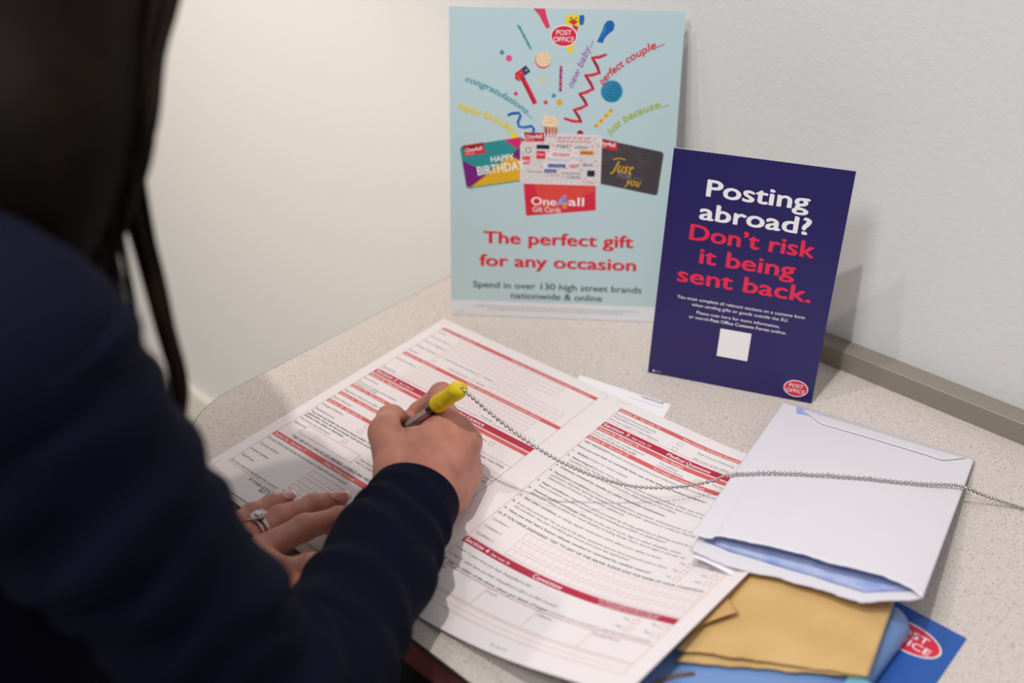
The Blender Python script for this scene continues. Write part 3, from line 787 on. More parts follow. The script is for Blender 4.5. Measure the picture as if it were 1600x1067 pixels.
tb('Official Use Only', 161, 162.8, 32, 2.3); tx('APU', 165.5, 170, 7.5, 2.3); tx('Meds', 164.5, 176.6, 9, 2.3); tx('Misc', 164.5, 183.3, 8, 2.3)
for v in (169, 175.7, 182.3): check(179, v, 5.2)
tx('Upgrade to Full Licence after Test', 12, 146.6, 50, 2.3)
bar(11.2, 149.1, 158, 153.4, M_light); tx('Section 2c - See notes 9 and 10', 13, 152.5, 54, 2.4, M_white)
tx('Expiry Renewal', 12, 160.2, 23, 2.3)
bar(11.2, 163.1, 158, 167.5, M_light); tx('Section 2d - See note 10', 13, 166.5, 42, 2.4, M_white)
tx('Change of Address', 12.3, 173.6, 27, 2.4); check(67.4, 171.6); tx('Duplicate licence', 12.6, 181.6, 24, 2.4); check(67.4, 179.8)
tx('Other change', 88, 176, 20, 2.3); check(118, 175)
tb('You must surrender any licence issued within 10 years', 12.8, 187.0, 82, 2.5); tb('application. If you do not surrender both parts of your licence', 12.8, 190.7, 92, 2.5); tb('declare it lost, stolen or destroyed.', 12.8, 194.4, 49, 2.5)
tx('My licence was destroyed', 13, 199.4, 37, 2.4); check(67.3, 197); tx('Signature', 13, 206, 14, 2.4)
p.frame(27.3, 201.4, 91.4, 213.3, 0.35, M_lined, 0); tx('Date licence', 94, 206.2, 18, 2.4); tx('lost or stolen', 94, 210.4, 19, 2.4); boxes(116, 150, 204, 6)
tb('THE USE OF A CANCELLED DRIVING LICENCE MAY RESULT IN PROSECUTION', 26.5, 221, 132, 3.0)
bar(11.2, 223.2, 196.9, 229.0, M_light); tx('Section 2e - See note 11', 13.2, 227.6, 38, 2.9, M_white); tx('Other Driving Licences', 74.4, 227.8, 35.5, 3.0, M_white)
tx('Do you hold a full driving licence issued outside Northern Ireland?', 12.6, 234.6, 95.5, 2.6); tx('Country of Issue', 13, 243.8, 23.5, 2.6); tx('Licence number', 12.4, 253.2, 23, 2.6); tx('Valid From', 12.6, 263, 15.5, 2.6); tx('Do you want to exchange this Licence?', 12.4, 272.8, 57.5, 2.6)
boxes(74.4, 150, 238.8, 15, 6.8, M_lined); boxes(75, 150, 248.8, 15, 6.8, M_lined)
for k, u in enumerate((75, 87.2, 99.4, 111.6)): boxes(u, u+9.8, 258.9, 2, 6.8, M_lined)
tx('Yes', 73.5, 271.4, 5.5, 2.5); check(83, 270.6, 5); tx('No', 92, 271.4, 5, 2.5); check(101, 270.6, 5)
tb('IF YOUR LICENCE IS LOST YOU MUST COMPLETE THIS PART OF THE FORM', 43.4, 279.4, 122, 2.8); tb('BUT IT MAY NOT BE USED AS A RECEIPT OR A DUPLICATE', 59.8, 283.0, 90, 2.8)
# ---- right page
L2, R2 = 221.2, 407.0
p.frame(L2, 11.8, R2, 33.6, 0.3, M_lined); p.frame(L2, 44.6, R2, 215.1, 0.3, M_lined); p.frame(L2, 222, R2, 247, 0.3, M_lined)
bar(L2, 11.8, R2, 16.6, M_light); tx('Section 2f - See note 12', 222.5, 15.6, 40.5, 2.5, M_white); tx('New Licence Following Disqualification', 286.5, 15.6, 62, 2.5, M_white)
tx('Provisional licence following', 222.4, 22.2, 41, 2.3); tx('disqualification/revocation', 222.4, 26.2, 38, 2.3); tx('Are you subject to HRO Medical?', 222.4, 31.2, 48.5, 2.3); check(287.8, 22.2); check(287.5, 30.3)
tx('Full Licence following', 305.7, 24, 33, 2.3); tx('(See note 16 for HRO)', 305.9, 32.2, 33, 2.3)
bar(L2, 36.0, R2, 43.2, M_red); tx('Section 3', 222.6, 41.6, 25.5, 4.2, M_white, 0.02); tx('- See note 13', 249.5, 41.5, 20.5, 2.8, M_white); tx('Medical Questions', 286.5, 41.7, 40.5, 4.0, M_white, 0.022)
bar(L2, 44.6, R2, 49.6, M_light); tx('Section 3a - See note 14', 222.5, 48.4, 40, 2.5, M_white); tx('Your Eyesight', 286.3, 48.6, 20, 2.7, M_white)
tx('Can you read a car number plate at', 222, 54, 50, 2.3); tx('20.5m (67ft)', 222, 58, 18.5, 2.3); tb('(X one box only)', 241.5, 58, 25, 2.3); tx('Yes (without', 287.3, 54.4, 17.5, 2.3); tx('corrective lenses)', 287.3, 58.2, 24.5, 2.3); check(324, 56.4); tx('Yes (with', 336, 54.4, 13, 2.3)
bar(L2, 59.6, R2, 64.6, M_light); tx('Section 3b - See note 15', 222.5, 63.5, 40, 2.5, M_white); tx('Your health and medical history', 286.7, 63.6, 48, 2.7, M_white)
tb('VERY IMPORTANT!', 223.2, 70.2, 25.5, 2.5); tx('Has any medical professional ever informed you that you have or may have any condition', 249.8, 70.2, 128, 2.4); tb('Have you ever had, or currently have, any of the following medical conditions?', 222.4, 78.2, 122, 2.5)
rows = [(86.2, '1.', [('Epilepsy', ' (major or minor attack)', 11.5, 36.5)]),
 (93.6, '2.', [('Neurological', ' Stroke, more than one Transient Ischaemic Attack (TIA), any chronic or', 20.5, 110), (None, 'condition (e.g. Parkinson\u2019s, Multiple Sclerosis) seizures, head injury, brain tumour, loss', 0, 128), (None, 'of consciousness, impaired consciousness, sleep apnoea or narcolepsy', 0, 104)]),
 (109.6, '3.', [('Diabetes treated by insulin or other injectable medications', '', 99, 0)]),
 (117.8, '4.', [('Psychiatric conditions:', ' serious stress, depression, psychosis, schizophrenia, or other', 35.5, 97), (None, 'psychiatric disorder, learning disability, personality disorder, dementia or confusion disorder', 0, 134), (None, 'dependence of alcohol, drugs or other substances', 0, 73)]),
 (134.0, '5.', [('Heart conditions:', ' angina (heart pain) provoked by driving; giddiness or fainting caused by a', 27, 109), (None, 'heart condition; any electrical heart device including pacemaker or defibrillator?', 0, 118)]),
 (145.0, '6.', [('General medical conditions:', ' difficulty in the use of arms, legs or other disability which', 43.5, 90), (None, 'affects your ability to drive, any visual disability including double vision, loss of sight in one eye, etc.', 0, 142)]),
 (157.0, '7.', [('Any other condition,', ' or taking regular medication which affects your ability to drive?', 32, 93)]),
 (165.2, '8.', [(None, 'If you have answered \u2018Yes\u2019 to any of the above questions and you have previously told us about', 0, 136), (None, 'this condition, has your condition got worse since your last application?', 0, 107)]),
 (175.6, '9.', [('Have you ever had a licence refused, revoked or restricted for medical reasons?', '', 129, 0)])]
for v, num, ls in rows:
    tb(num, 222.8, v - 0.4, 2.6, 2.2)
    for k, (bo, re, wb, wr) in enumerate(ls):
        y = v + k*4.15
        if bo: tb(bo, 228, y, wb, 2.5)
        if re: tx(re.strip(), 228 + (wb + 1.2 if bo else 0), y, wr, 2.4)
for v in (155, 164.3, 173): 
    tx('Yes', 368.5, v + 1, 5, 2.3); check(378, v, 5); tx('No', 391.5, v, 5, 2.3); check(401.2, v - 1.5, 5)
tb('10. IF YOU HAVE ANSWERED \u201cYES\u201d TO ANY OF THE ABOVE, PLEASE GIVE THE NAME OF YOUR CONDITION', 222.8, 182.6, 181, 2.7)
for k, v in enumerate((190.6, 200.2, 209.8)): tx('Condition %d' % (k + 1), 223.8, v, 16.5, 2.6)
for v in (185.4, 195.6, 205.6): boxes(254.8, 405.2, v, 26, 7.4)
bar(L2, 215.6, R2, 222.2, M_red); tx('Section 4', 222.8, 220.8, 22, 4.0, M_white, 0.02); tx('- See note 16', 246, 220.6, 19, 2.8, M_white); tx('Convictions', 287, 221, 25.5, 4.0, M_white, 0.018)
tx('You MUST complete this section otherwise', 343, 218.4, 50, 1.9, M_white, 0.02); tx('your application will not be considered', 345, 221.2, 47, 1.9, M_white, 0.02)
tx('In last 11 years have you been disqualified in NI?', 223.4, 230.6, 69.5, 2.6); tx('In last 11 years have you been disqualified in GB or an EEA Country?', 223.4, 238.2, 99, 2.6)
tb('If \u201cyes\u201d to either of the above, please give details of longest', 223.6, 245.2, 96, 2.7); tx('conviction (you must attach a separate sheet if required)', 321, 245.0, 82, 2.3)
for v in (229, 238): tx('Yes', 371, v, 5, 2.3); check(381.2, v - 0.6, 5); tx('No', 393, v - 1, 5, 2.3); check(402, v - 1.6, 5)
p.frame(L2, 247, R2, 267.8, 0.3, M_lined); p.frame(L2, 269.2, R2, 280, 0.3, M_lined)
p.rect(L2, 274.6, R2, 274.9, M_line, 0)
for u in (268.8, 313.7, 361.5): p.rect(u, 247, u+0.3, 267.8, M_lined, 0)
for u, s, w in ((223.4, 'Date', 7.5), (270, 'Court', 9.5), (315.2, 'Offence', 12.5), (363, 'Penalty/Points', 21)): tx(s, u, 251.6, w, 2.5)
tx('Penalty', 223.4, 273, 11, 2.2); tx('DL1 Rev.07', 308, 291.4, 14, 2.0)
o = join_print(p, mb).build('application_form', None, recalc=False)
origin_to(o, (267, -330, 0))
tag(o, 'open white driving licence form with red section bars under the hands', 'form')

# letter sticking out under the form's back edge
A = Vector((314.1, -166.4, 0)); eA = Vector((-0.9796, -0.201, 0)).normalized(); 
def lt(u, v, h=0.0):                                  # u from the right corner to the left, v towards the writer
    e2 = Vector((0.3, -0.954, 0)).normalized()
    return Vector((307.9, -149.4, 0)) + eA*u + e2*v + Vector((0, 0, 0.22 + h))
mb = sheet(lt, 0, 0, 90, 150, 4, 4, 0.15, M_paper2)
p = Print(lt, down=True)
p.text('Reminder', 6.6, 3.6, M_purple, width=21, cap=2.9, bold=0.02)
p.rect(5.5, 8.2, 38, 8.45, M_purple, 0, 40); p.text('Please keep this part of the letter', 10, 2.2, M_ink2, width=22, cap=0.8)
o = join_print(p, mb).build('letter', None, recalc=False); origin_to(o, (280, -170, 0))
tag(o, 'white letter corner showing under the back edge of the form', 'letter')

# ================================================================== blue leaflet, vinyl pouch, envelopes
def lf(u, v, h=0.0): return Vector((458 + u, -444 + v, 0.25 + h))
mb = sheet(lf, 0, 0, 148, 210, 2, 2, 0.2, M_leaf)
p = Print(lf)
post_logo(p, 118.0, 184.6, 22.5, 13.4, 0, 1.0)
o = join_print(p, mb).build('leaflet', None, recalc=False); origin_to(o, (532, -339, 0))
tag(o, 'blue leaflet with red oval logo, lying flat under the pouch', 'leaflet')

t = empty('vinyl_pouch', (520, -350, 0.4), 'glossy pale blue vinyl pouch with rounded corner under the brown envelope', 'pouch')
x0, x1, y0, y1 = 462, 577, -470, -250
def rr(o_, z):
    r = max(16 - o_, 2.0); pts = []
    for cx, cy, g0 in ((x1-o_-r, y1-o_-r, 0), (x0+o_+r, y1-o_-r, 90), (x0+o_+r, y0+o_+r, 180), (x1-o_-r, y0+o_+r, 270)):
        for k in range(9):
            g = math.radians(g0 + 90*k/8); pts.append((cx + r*math.cos(g), cy + r*math.sin(g), z))
    return pts
prof = [(6, 0.6), (1.5, 1.6), (0, 5), (0.2, 9), (2.5, 13.5), (7, 17), (13, 19.2), (22, 20.4), (40, 21)]
mb = MB(); V = []; F = []
for o_, z in prof: V += rr(o_, z)
N = 36
for i in range(len(prof)-1):
    for k in range(N): F.append((i*N+k, i*N+(k+1) % N, (i+1)*N+(k+1) % N, (i+1)*N+k))
F += [tuple(range(N))[::-1], tuple((len(prof)-1)*N+k for k in range(N))]
mb.add(V, F, M_pouch); mb.build('body', t, smooth=True)
mb = MB(); mb.tube([(474, -431, 19.6), (480, -417, 20.6), (487, -404, 21.2), (494, -396, 21.4)], 1.3, M_seam, 10)
o = mb.build('seam_cord', t, smooth=True); o['label'] = 'brown cord along the pouch'
def grid(fn, nu, nv, m, th=0.5):
    return sheet(lambda u, v, h: Vector(fn(u, v)) + Vector((0, 0, h)), 0, 0, 1, 1, nu, nv, th, m)
mb = MB(); mb.box(567, 579, -352, -330, 21.6, 22.2, M_teal)
o = mb.build('teal_card'); origin_to(o, (558, -340, 21.6)); tag(o, 'small teal card edge between brown envelope and blue pouch', 'card')

def poly_at(pts, t_):
    pts = [Vector(q) for q in pts]
    L = [0.0]
    for a, b_ in zip(pts, pts[1:]): L.append(L[-1] + (b_-a).length)
    d = max(0.0, min(1.0, t_))*L[-1]
    for k in range(len(pts)-1):
        if d <= L[k+1] + 1e-9:
            return pts[k].lerp(pts[k+1], (d-L[k])/max(L[k+1]-L[k], 1e-9))
    return pts[-1]
def jag(t_, seed, amp):
    from mathutils import noise
    return amp*(noise.noise(Vector((t_*9, seed, 0))) + 0.5*noise.noise(Vector((t_*31, seed, 3))))

B0, B1, B2, B3, B4 = [Vector(q) for q in G['brown']]
lipb = G['blip']
t = empty('brown_envelope', (525, -330, 21.5), 'crumpled brown paper envelope with torn front edge, on the blue pouch', 'envelope')
BL_, BR_ = B0 + Vector((-6, 10, 0)), B1 + Vector((5, 14, 0))
def btop(s, q):
    a = BL_.lerp(BR_, s); f_ = B3.lerp(B2, s)
    r = a.lerp(f_, q)
    if q > 0.98: r = r + Vector((0.3, -1, 0))*jag(s, 1.0, 1.6)
    bul = 2.0*math.sin(math.pi*s)*math.sin(math.pi*min(q*1.0, 1)) + jag(s + q*0.7, 5.0, 0.5)
    return r + Vector((0, 0, max(bul, -0.4)))
grid(btop, 40, 40, M_brown, 0.4).build('back_panel', t, smooth=True)
def blow(s, q):
    a = BL_.lerp(BR_, s) + Vector((0, 0, -1.6)); f_ = poly_at(lipb, s) + Vector((0, 0, -0.6))
    r = a.lerp(f_, q)
    if q > 0.98: r = r + Vector((0.2, -1, 0))*jag(s, 9.0, 1.8)
    return r
grid(blow, 40, 20, M_brown, 0.4).build('front_panel', t, smooth=True)
fl = [Vector(q) for q in G['bflap']]
def bflap(s, q):
    a = fl[0].lerp(fl[1], s); c_ = (fl[0] + Vector((-9, -14, -1.0))).lerp(fl[2], s)
    r = a.lerp(c_, q)
    return r + Vector((0, 0, 0.8 + 1.6*math.sin(math.pi*q)*s))
o = grid(bflap, 10, 10, M_brown, 0.4).build('flap', t, smooth=True)

E0, E1, E2, E3 = [Vector(q) for q in G['wenv']]
t = empty('white_envelope', (490, -170, 2), 'torn-open white envelope with blue patterned lining, lying across the form and pile', 'envelope')
tear, lip = G['wtear'], G['wlip']
def etop(s, q):
    a = E0.lerp(E1, s); r = a.lerp(poly_at(tear, s), q)
    e = math.sin(math.pi*s)
    r = r + Vector((0, 0, 4.5*e*math.sin(math.pi*q)*(1 - 0.3*q) + 1.5*e*q*q + jag(s*0.6 + q*0.35, 2.0, 0.7)*math.sin(math.pi*q)))
    if q > 0.985: r = r + Vector((0.2, -1, 0))*jag(s, 4.0, 1.3)
    return r
def elow(s, q):
    a = E0.lerp(E1, s) + Vector((0, 0, -0.9)); r = a.lerp(poly_at(lip, s), q)
    e = math.sin(math.pi*s)
    r = r + Vector((0, 0, (3.2*e)*math.sin(math.pi*q)*(1 - 0.3*q) - 1.6*e*q))
    if q > 0.99: r = r + Vector((0.2, -1, 0))*jag(s, 8.0, 1.5)
    return r
o = grid(etop, 90, 60, M_env, 0.35).build('back_panel', t, smooth=True)
def qb(s): return max(0.02, (0.936 - 0.005*math.sin(9*s) + 0.026*s)) if 0.03 < s < 0.985 else 0.90
mb = grid(lambda s, q: elow(s, q*qb(s)), 90, 40, M_lining, 0.35)
mb2 = grid(lambda s, q: elow(s, qb(s) + (1 - qb(s))*q), 90, 8, M_env, 0.35)
mb.add(mb2.v, mb2.f, M_env)
mb.build('front_panel', t, smooth=True, recalc=False)
def eflap(s, q):
    a = E0.lerp(E1, 0.10 + 0.86*s); w_ = 0.085*min(1, 6*s, 9*(1-s))
    b_ = etop(0.10 + 0.86*s, 0.02 + w_*q + 0.001)
    return b_ + Vector((0, 0, 0.55 + 0.5*q))
grid(eflap, 40, 6, M_env, 0.25).build('gummed_flap', t, smooth=True)
mb = grid(lambda s, q: etop(0.075 + 0.20*s + 0.02*q, 0.012 + q*(0.055 - 0.02*s)) + Vector((0, 0, 0.4)), 12, 4, M_lining, 0.1)
o = mb.build('torn_lining_scrap', t); o['label'] = 'scrap of blue lining at the back corner'
def folded(s, q):                                     # white sheet inside, its corner hanging from the mouth on the left
    return Vector((439.5, -321, 31)).lerp(Vector((472, -318.5, 31.5)), s) + Vector((2, 60, -12.0))*(1-q) + Vector((0, 0, 1.2*math.sin(3*s)))
grid(folded, 10, 10, M_paper2, 0.3).build('folded_letter', t, smooth=True)

# ================================================================== pen, chain
tip, tail = [Vector(q) for q in G['pen']]
ax = (tail - tip).normalized(); Lp = (tail - tip).length
t = empty('ballpoint_pen', tip, 'clear ballpoint pen with yellow foam end held in the right hand', 'pen')
at = lambda k: tip + ax*(Lp*k)
mb = MB(); mb.tube([at(0.0), at(0.02), at(0.03), at(0.10)], [0.4, 0.7, 1.3, 2.6], M_silver, 16); mb.build('writing_tip', t, smooth=True)
mb = MB(); mb.tube([at(0.10), at(0.12), at(0.66)], [2.8, 3.6, 3.7], M_clear, 6); mb.build('barrel', t)
mb = MB(); mb.tube([at(0.08), at(0.60)], 1.0, M_black, 12); mb.build('ink_refill', t, smooth=True)
mb = MB(); mb.tube([at(0.625), at(0.63), at(0.70), at(0.72)], [3.6, 4.3, 4.6, 4.4], M_black, 20); mb.build('end_plug', t, smooth=True)
from mathutils import noise
mb = MB(); P_, R_ = [], []
for k in range(25):
    a0 = k/24; P_.append(at(0.695 + 0.30*a0))
    r = 6.6*(1 - max(0, (a0 - 0.86)/0.14)**2*0.35)*(1 - max(0, (0.10 - a0)/0.10)**2*0.22)
    R_.append(r + 0.35*math.sin(9*a0))
mb.tube(P_, R_, M_foam, 28)
mb.v = [tuple(Vector(v) + Vector((noise.noise(Vector(v)*0.22), noise.noise(Vector(v)*0.22 + Vector((9, 0, 0))), 0))*0.7) for v in mb.v]
mb.build('foam_grip', t, smooth=True)

def catmull(pts, n=14):
    P = [Vector(q) for q in pts]; P = [P[0]*2-P[1]] + P + [P[-1]*2-P[-2]]; out = []
    for i in range(1, len(P)-2):
        for k in range(n):
            t_ = k/n; a, b_, c_, d = P[i-1], P[i], P[i+1], P[i+2]
            out.append(0.5*((2*b_) + (c_-a)*t_ + (2*a-5*b_+4*c_-d)*t_*t_ + (3*b_-a-3*c_+d)*t_**3))
    return out + [P[-2]]
pts = [Vector(q) for q in G['chain']]
pts[0] = tail - ax*1.5 + Vector((0, 0, 0.5))
path = catmull(pts)
def resample(path, d):
    out = [path[0]]; acc = 0.0
    for a, b_ in zip(path, path[1:]):
        L = (b_-a).length; pos = 0.0
        while acc + L - pos >= d:
            pos += d - acc; acc = 0.0; out.append(a.lerp(b_, pos/L))
        acc += L - pos
    return out
beads = resample(path, 4.0)
def on_envelope(q):                                   # rest the beads on the envelope where it lies under them
    best = None
    for i in range(31):
        for j in range(31):
            e = etop(i/30, j/30*0.98)
            d = (e.x-q.x)**2 + (e.y-q.y)**2
            if best is None or d < best[0]: best = (d, e.z)
    return best[1] if best[0] < 30 else None
bz = []
for q in beads:
    z = on_envelope(q) if (q.x > 395) else None
    bz.append(max(q.z, z + 1.9) if z is not None else q.z)
for _ in range(3):
    bz = [bz[0]] + [max(bz[i], 0.25*bz[i-1] + 0.5*bz[i] + 0.25*bz[i+1]) for i in range(1, len(bz)-1)] + [bz[-1]]
beads = [Vector((q.x, q.y, z)) for q, z in zip(beads, bz)]
mb = MB(); r = 1.6
sp, sf = [], []
for j in range(7):
    th_ = math.pi*j/6
    for k in range(10):
        sp.append(Vector((math.sin(th_)*math.cos(2*math.pi*k/10), math.sin(th_)*math.sin(2*math.pi*k/10), math.cos(th_)))*r)
for j in range(6):
    for k in range(10): sf.append((j*10+k, j*10+(k+1) % 10, (j+1)*10+(k+1) % 10, (j+1)*10+k))
for q in beads: mb.add([q + s_ for s_ in sp], sf, M_chain)
mb.tube(beads, 0.42, M_chain, 6)
o = mb.build('ball_chain', None, smooth=True); origin_to(o, beads[0])
tag(o, 'silver ball chain running from the pen across the form and envelope', 'chain')

# ================================================================== the writer
t = empty('person', (130, -760, -735), 'person in a navy long-sleeved top with long dark hair, seated and writing', 'person')
RH, LH = G['RH'], G['LH']
def hand_fn(H, elbow, fills):
    Wp = np.array(H['W'][:3]); wr = H['W'][3]
    def fn(P):
        palm = None
        for k in ('I', 'M', 'N', 'Li'):
            j = H[k][0]; d = rcone(P, Wp, j[:3], wr*0.78, j[3])
            palm = d if palm is None else smin(palm, d, 9)
        palm = smin(palm, rcone(P, Wp, elbow, wr, wr*1.12), 12)
        for a, b_, ra, rb in fills: palm = smin(palm, rcone(P, a, b_, ra, rb), 9)
        fing = None
        for k in ('I', 'M', 'N', 'Li'):
            c_ = H[k]; d = None
            for a, b_ in zip(c_, c_[1:]):
                e = rcone(P, a[:3], b_[:3], a[3], b_[3])
                d = e if d is None else smin(d, e, 3.0)
            for a in c_[1:-1]:
                d = smin(d, np.linalg.norm(P - np.array(a[:3]), axis=-1) - a[3]*1.05, 3.0)
            fing = d if fing is None else smin(fing, d, 1.0)
        th = None; c_ = H['T']
        for a, b_ in zip(c_, c_[1:]):
            e = rcone(P, a[:3], b_[:3], a[3], b_[3]); th = e if th is None else smin(th, e, 4)
        d = smin(palm, fing, 5)
        d = smin(d, smin(th, rcone(P, Wp, c_[0][:3], wr*0.8, c_[0][3]), 8), 4)
        return d
    return fn
def mid(a, b_, k=0.5): return [a[i] + (b_[i]-a[i])*k for i in range(3)]
Eb = np.array(G['elbow']); Cf = np.array(G['cuff']); Lel = np.array((10.0, -655.0, 25.0))
S_R = np.array(G['shoulder']); S_L = np.array((-46.0, -690.0, 305.0))
tipP, tailP = np.array(G['pen'][0]), np.array(G['pen'][1]); toC = np.array(G['CAM']) - (tipP*0.5 + tailP*0.5); toC /= np.linalg.norm(toC)
webR = [(mid(RH['W'], RH['Li'][0], 0.35), mid(RH['W'], RH['Li'][0], 0.35), 12, 12), (G['HYP'][0], G['HYP'][1], 15, 13.5), (mid(RH['T'][0], RH['W'], 0.3), mid(RH['I'][0], RH['T'][1], 0.42), 14, 9.5), (mid(RH['T'][0], RH['I'][0], 0.4), RH['I'][0][:3], 13, 11.0)]
webL = [(mid(LH['T'][0], LH['W'], 0.3), LH['I'][0][:3], 13, 11)]
def inner(w_, e_, s_): return 0.25*(w_ + (e_ - w_)*0.72) + 0.5*e_ + 0.25*(e_ + (s_ - e_)*0.28)
Ei, Li_ = inner(Cf, Eb, S_R), inner(np.array(LH['W'][:3]), Lel, S_L)
Fa, La = Cf + (Eb - Cf)*0.68, np.array(LH['W'][:3]) + (Lel - np.array(LH['W'][:3]))*0.68
fr = hand_fn(RH, Fa, webR); fl_ = hand_fn(LH, La, webL)
HC = np.array((112.0, -596.0, 478.0))                   # head, leaning over the form
fd = np.array((0.10, 0.80, -0.59)); fd /= np.linalg.norm(fd)
up_ = np.array((0.0, 0.59, 0.80)); up_ -= fd*(up_ @ fd); up_ /= np.linalg.norm(up_)
sd = np.cross(fd, up_)
def hp(f_, u__, s__): return HC + fd*f_ + up_*u__ + sd*s__
def head_fn(P):
    d = rcone(P, hp(-14, 22, 0), hp(8, 18, 0), 82, 78)
    d = smin(d, rcone(P, hp(30, -40, 0), hp(44, -78, 0), 56, 30), 30)
    d = smin(d, rcone(P, hp(82, 8, 0), hp(100, -24, 0), 7, 11), 10)          # nose
    for s__ in (-1, 1):
        d = smin(d, rcone(P, hp(74, 16, 34*s__), hp(76, 14, 20*s__), 11, 11), 8)  # brows and lids
        d = -smin(-d, np.linalg.norm(P - hp(92, 2, 32*s__), axis=-1) - 12, 6)      # eye sockets
        d = smin(d, np.linalg.norm(P - hp(75, 2, 32*s__), axis=-1) - 13, 2)        # eyeballs
        d = smin(d, rcone(P, hp(-8, 8, 78*s__), hp(-4, -24, 76*s__), 9, 6), 5)     # ears
    d = smin(d, rcone(P, hp(80, -48, -18), hp(80, -48, 18), 6, 6), 5)
    d = smin(d, rcone(P, hp(78, -58, -14), hp(78, -58, 14), 6.5, 6.5), 5)
    d = smin(d, rcone(P, hp(-30, -40, 0), (128, -688, 330), 56, 60), 25)
    d = smin(d, rcone(P, (128, -690, 330), (128, -700, 250), 62, 80), 25)
    return d
def pen_groove(P):                                      # the pen lies in the fold between thumb and forefinger
    a = tipP + (tailP - tipP)*0.25; b_ = tipP + (tailP - tipP)*0.74; d = None
    for k in range(5):
        e = rcone(P, a + toC*(5.0*k), b_ + toC*(5.0*k), 3.6 + 0.4*k, 4.2 + 1.0*k); d = e if d is None else np.minimum(d, e)
    return d
def boxed(fn, lo, hi, P):
    out = np.full(len(P), 60.0)
    m = ((P > np.array(lo)) & (P < np.array(hi))).all(1)
    if m.any(): out[m] = np.minimum(fn(P[m]), 60.0)
    return out
def right_fn(P):
    d = fr(P); g = pen_groove(P)
    return -smin(-d, g, 3.0)
def body_fn(P):
    d = smin(head_fn(P), rcone(P, S_R*0.9 + S_L*0.1, S_L*0.9 + S_R*0.1, 40, 40), 40)
    for f_, e_, s_, el, q in ((Fa, Ei, S_R, Eb, (150, -680, -40)), (La, Li_, S_L, Lel, (-60, -760, -70))):
        c_ = el + (s_ - el)*0.30
        d = smin(d, smin(rcone(P, c_, s_, 26, 38), smin(rcone(P, f_, e_, 26, 25), rcone(P, e_, c_, 25, 26), 6), 6), 14)
    d = np.minimum(d, boxed(right_fn, (140, -660, -20), (420, -290, 130), P))
    return np.minimum(d, boxed(fl_, (-60, -730, -60), (310, -395, 110), P))
bv, bf = surface_nets(body_fn, (-100, -790, -40), (372, -300, 612), 1.75)
mb = MB(); mb.add(bv.tolist(), bf.tolist(), M_skin)
body = mb.build('body', t, smooth=True, recalc=False)
bpy.context.view_layer.update()
sm = body.modifiers.new('smooth', 'SMOOTH'); sm.factor = 0.5; sm.iterations = 5
# jersey: sleeves lofted with cuffs, torso grown around the ribs
def sleeve(mb, wrist, elbow, shoulder, r, seed, n=72):
    w_, e_, s_ = [Vector(q) for q in (wrist, elbow, shoulder)]
    P = []
    d1 = (e_ - w_); d2 = (s_ - e_)
    a, c_ = w_ + d1*0.72, e_ + d2*0.28
    n1 = int(d1.length*0.72/2.2); n3 = int(d2.length*0.72/4)
    for k in range(n1): P.append(w_.lerp(a, k/n1))
    for k in range(40):
        q = k/40; P.append(a*(1-q)**2 + e_*(2*q*(1-q)) + c_*q*q)
    for k in range(n3+1): P.append(c_.lerp(s_, k/n3))
    L = [0.0]
    for x, y in zip(P, P[1:]): L.append(L[-1] + (y-x).length)
    tot = L[-1]; le = d1.length
    up0 = Vector((0, 0, 1)); V = []; F = []
    rings = [(None, k) for k in (-3, -2, -1)] + [(i, 0) for i in range(len(P))]
    t_ = (P[1]-P[0]).normalized(); A = (up0 - t_*up0.dot(t_)).normalized()
    frames = []
    for i in range(len(P)):
        t2 = (P[min(i+1, len(P)-1)] - P[max(i-1, 0)]).normalized()
        A = (A - t2*A.dot(t2)).normalized(); frames.append((A.copy(), t2.cross(A)))
    def ring(i, dr, shift):
        A_, B_ = frames[i]; s0 = L[i]
        x = s0/le
        if x < 1: rv = r[0] + (r[1]-r[0])*x**0.9
        else:
            tt = min(1, (s0-le)/max(tot-le, 1)); rv = r[1] + (r[2]-r[1])*tt**0.9 - 5.0*math.sin(math.pi*tt**0.5)**2
        rh = rv*(1.12 - 0.12*min(1, x))
        tdir = (P[1]-P[0]).normalized()
        for k in range(n):
            g = 2*math.pi*k/n
            wob = 0.0
            if s0 > 3:
                en = min(1, (s0-3)/14)
                f1 = noise.noise(Vector((s0*0.020 + seed, math.cos(g)*0.8, math.sin(g)*0.8)))
                wob = en*(2.7*math.sin(s0/5.9 + 2.0*math.sin(g + 0.4) + 3*f1)*(0.4 + 0.6*abs(f1)*2) + 3.2*f1)
                bend_ = math.exp(-((s0-le)/55)**2)
                wob += bend_*4.0*math.sin(s0/9.0 + 1.5*math.cos(g))
                # seam at the end of the cuff
                wob -= 1.0*math.exp(-((s0-22)/1.6)**2)
            V.append(P[i] + tdir*shift + A_*math.cos(g)*(rv + wob + dr) + B_*math.sin(g)*(rh + wob + dr))
    ring(0, -3.2, 26); ring(0, -2.8, 8); ring(0, -2.2, 0.8); ring(0, -0.9, -0.6)
    for i in range(len(P)): ring(i, 0, 0)
    R_ = len(V)//n
    for i in range(R_-1):
        for k in range(n): F.append((i*n+k, i*n+(k+1) % n, (i+1)*n+(k+1) % n, (i+1)*n+k))
    F.append(tuple((R_-1)*n+k for k in range(n)))
    mb.add(V, F, M_navy)
mb = MB()
sleeve(mb, Cf, Eb, S_R, (30.5, 44, 57), 1.0)
sleeve(mb, np.array(LH['W'][:3]) + np.array((-14, -8, 2.0)), Lel, S_L, (31, 45, 58), 4.0)
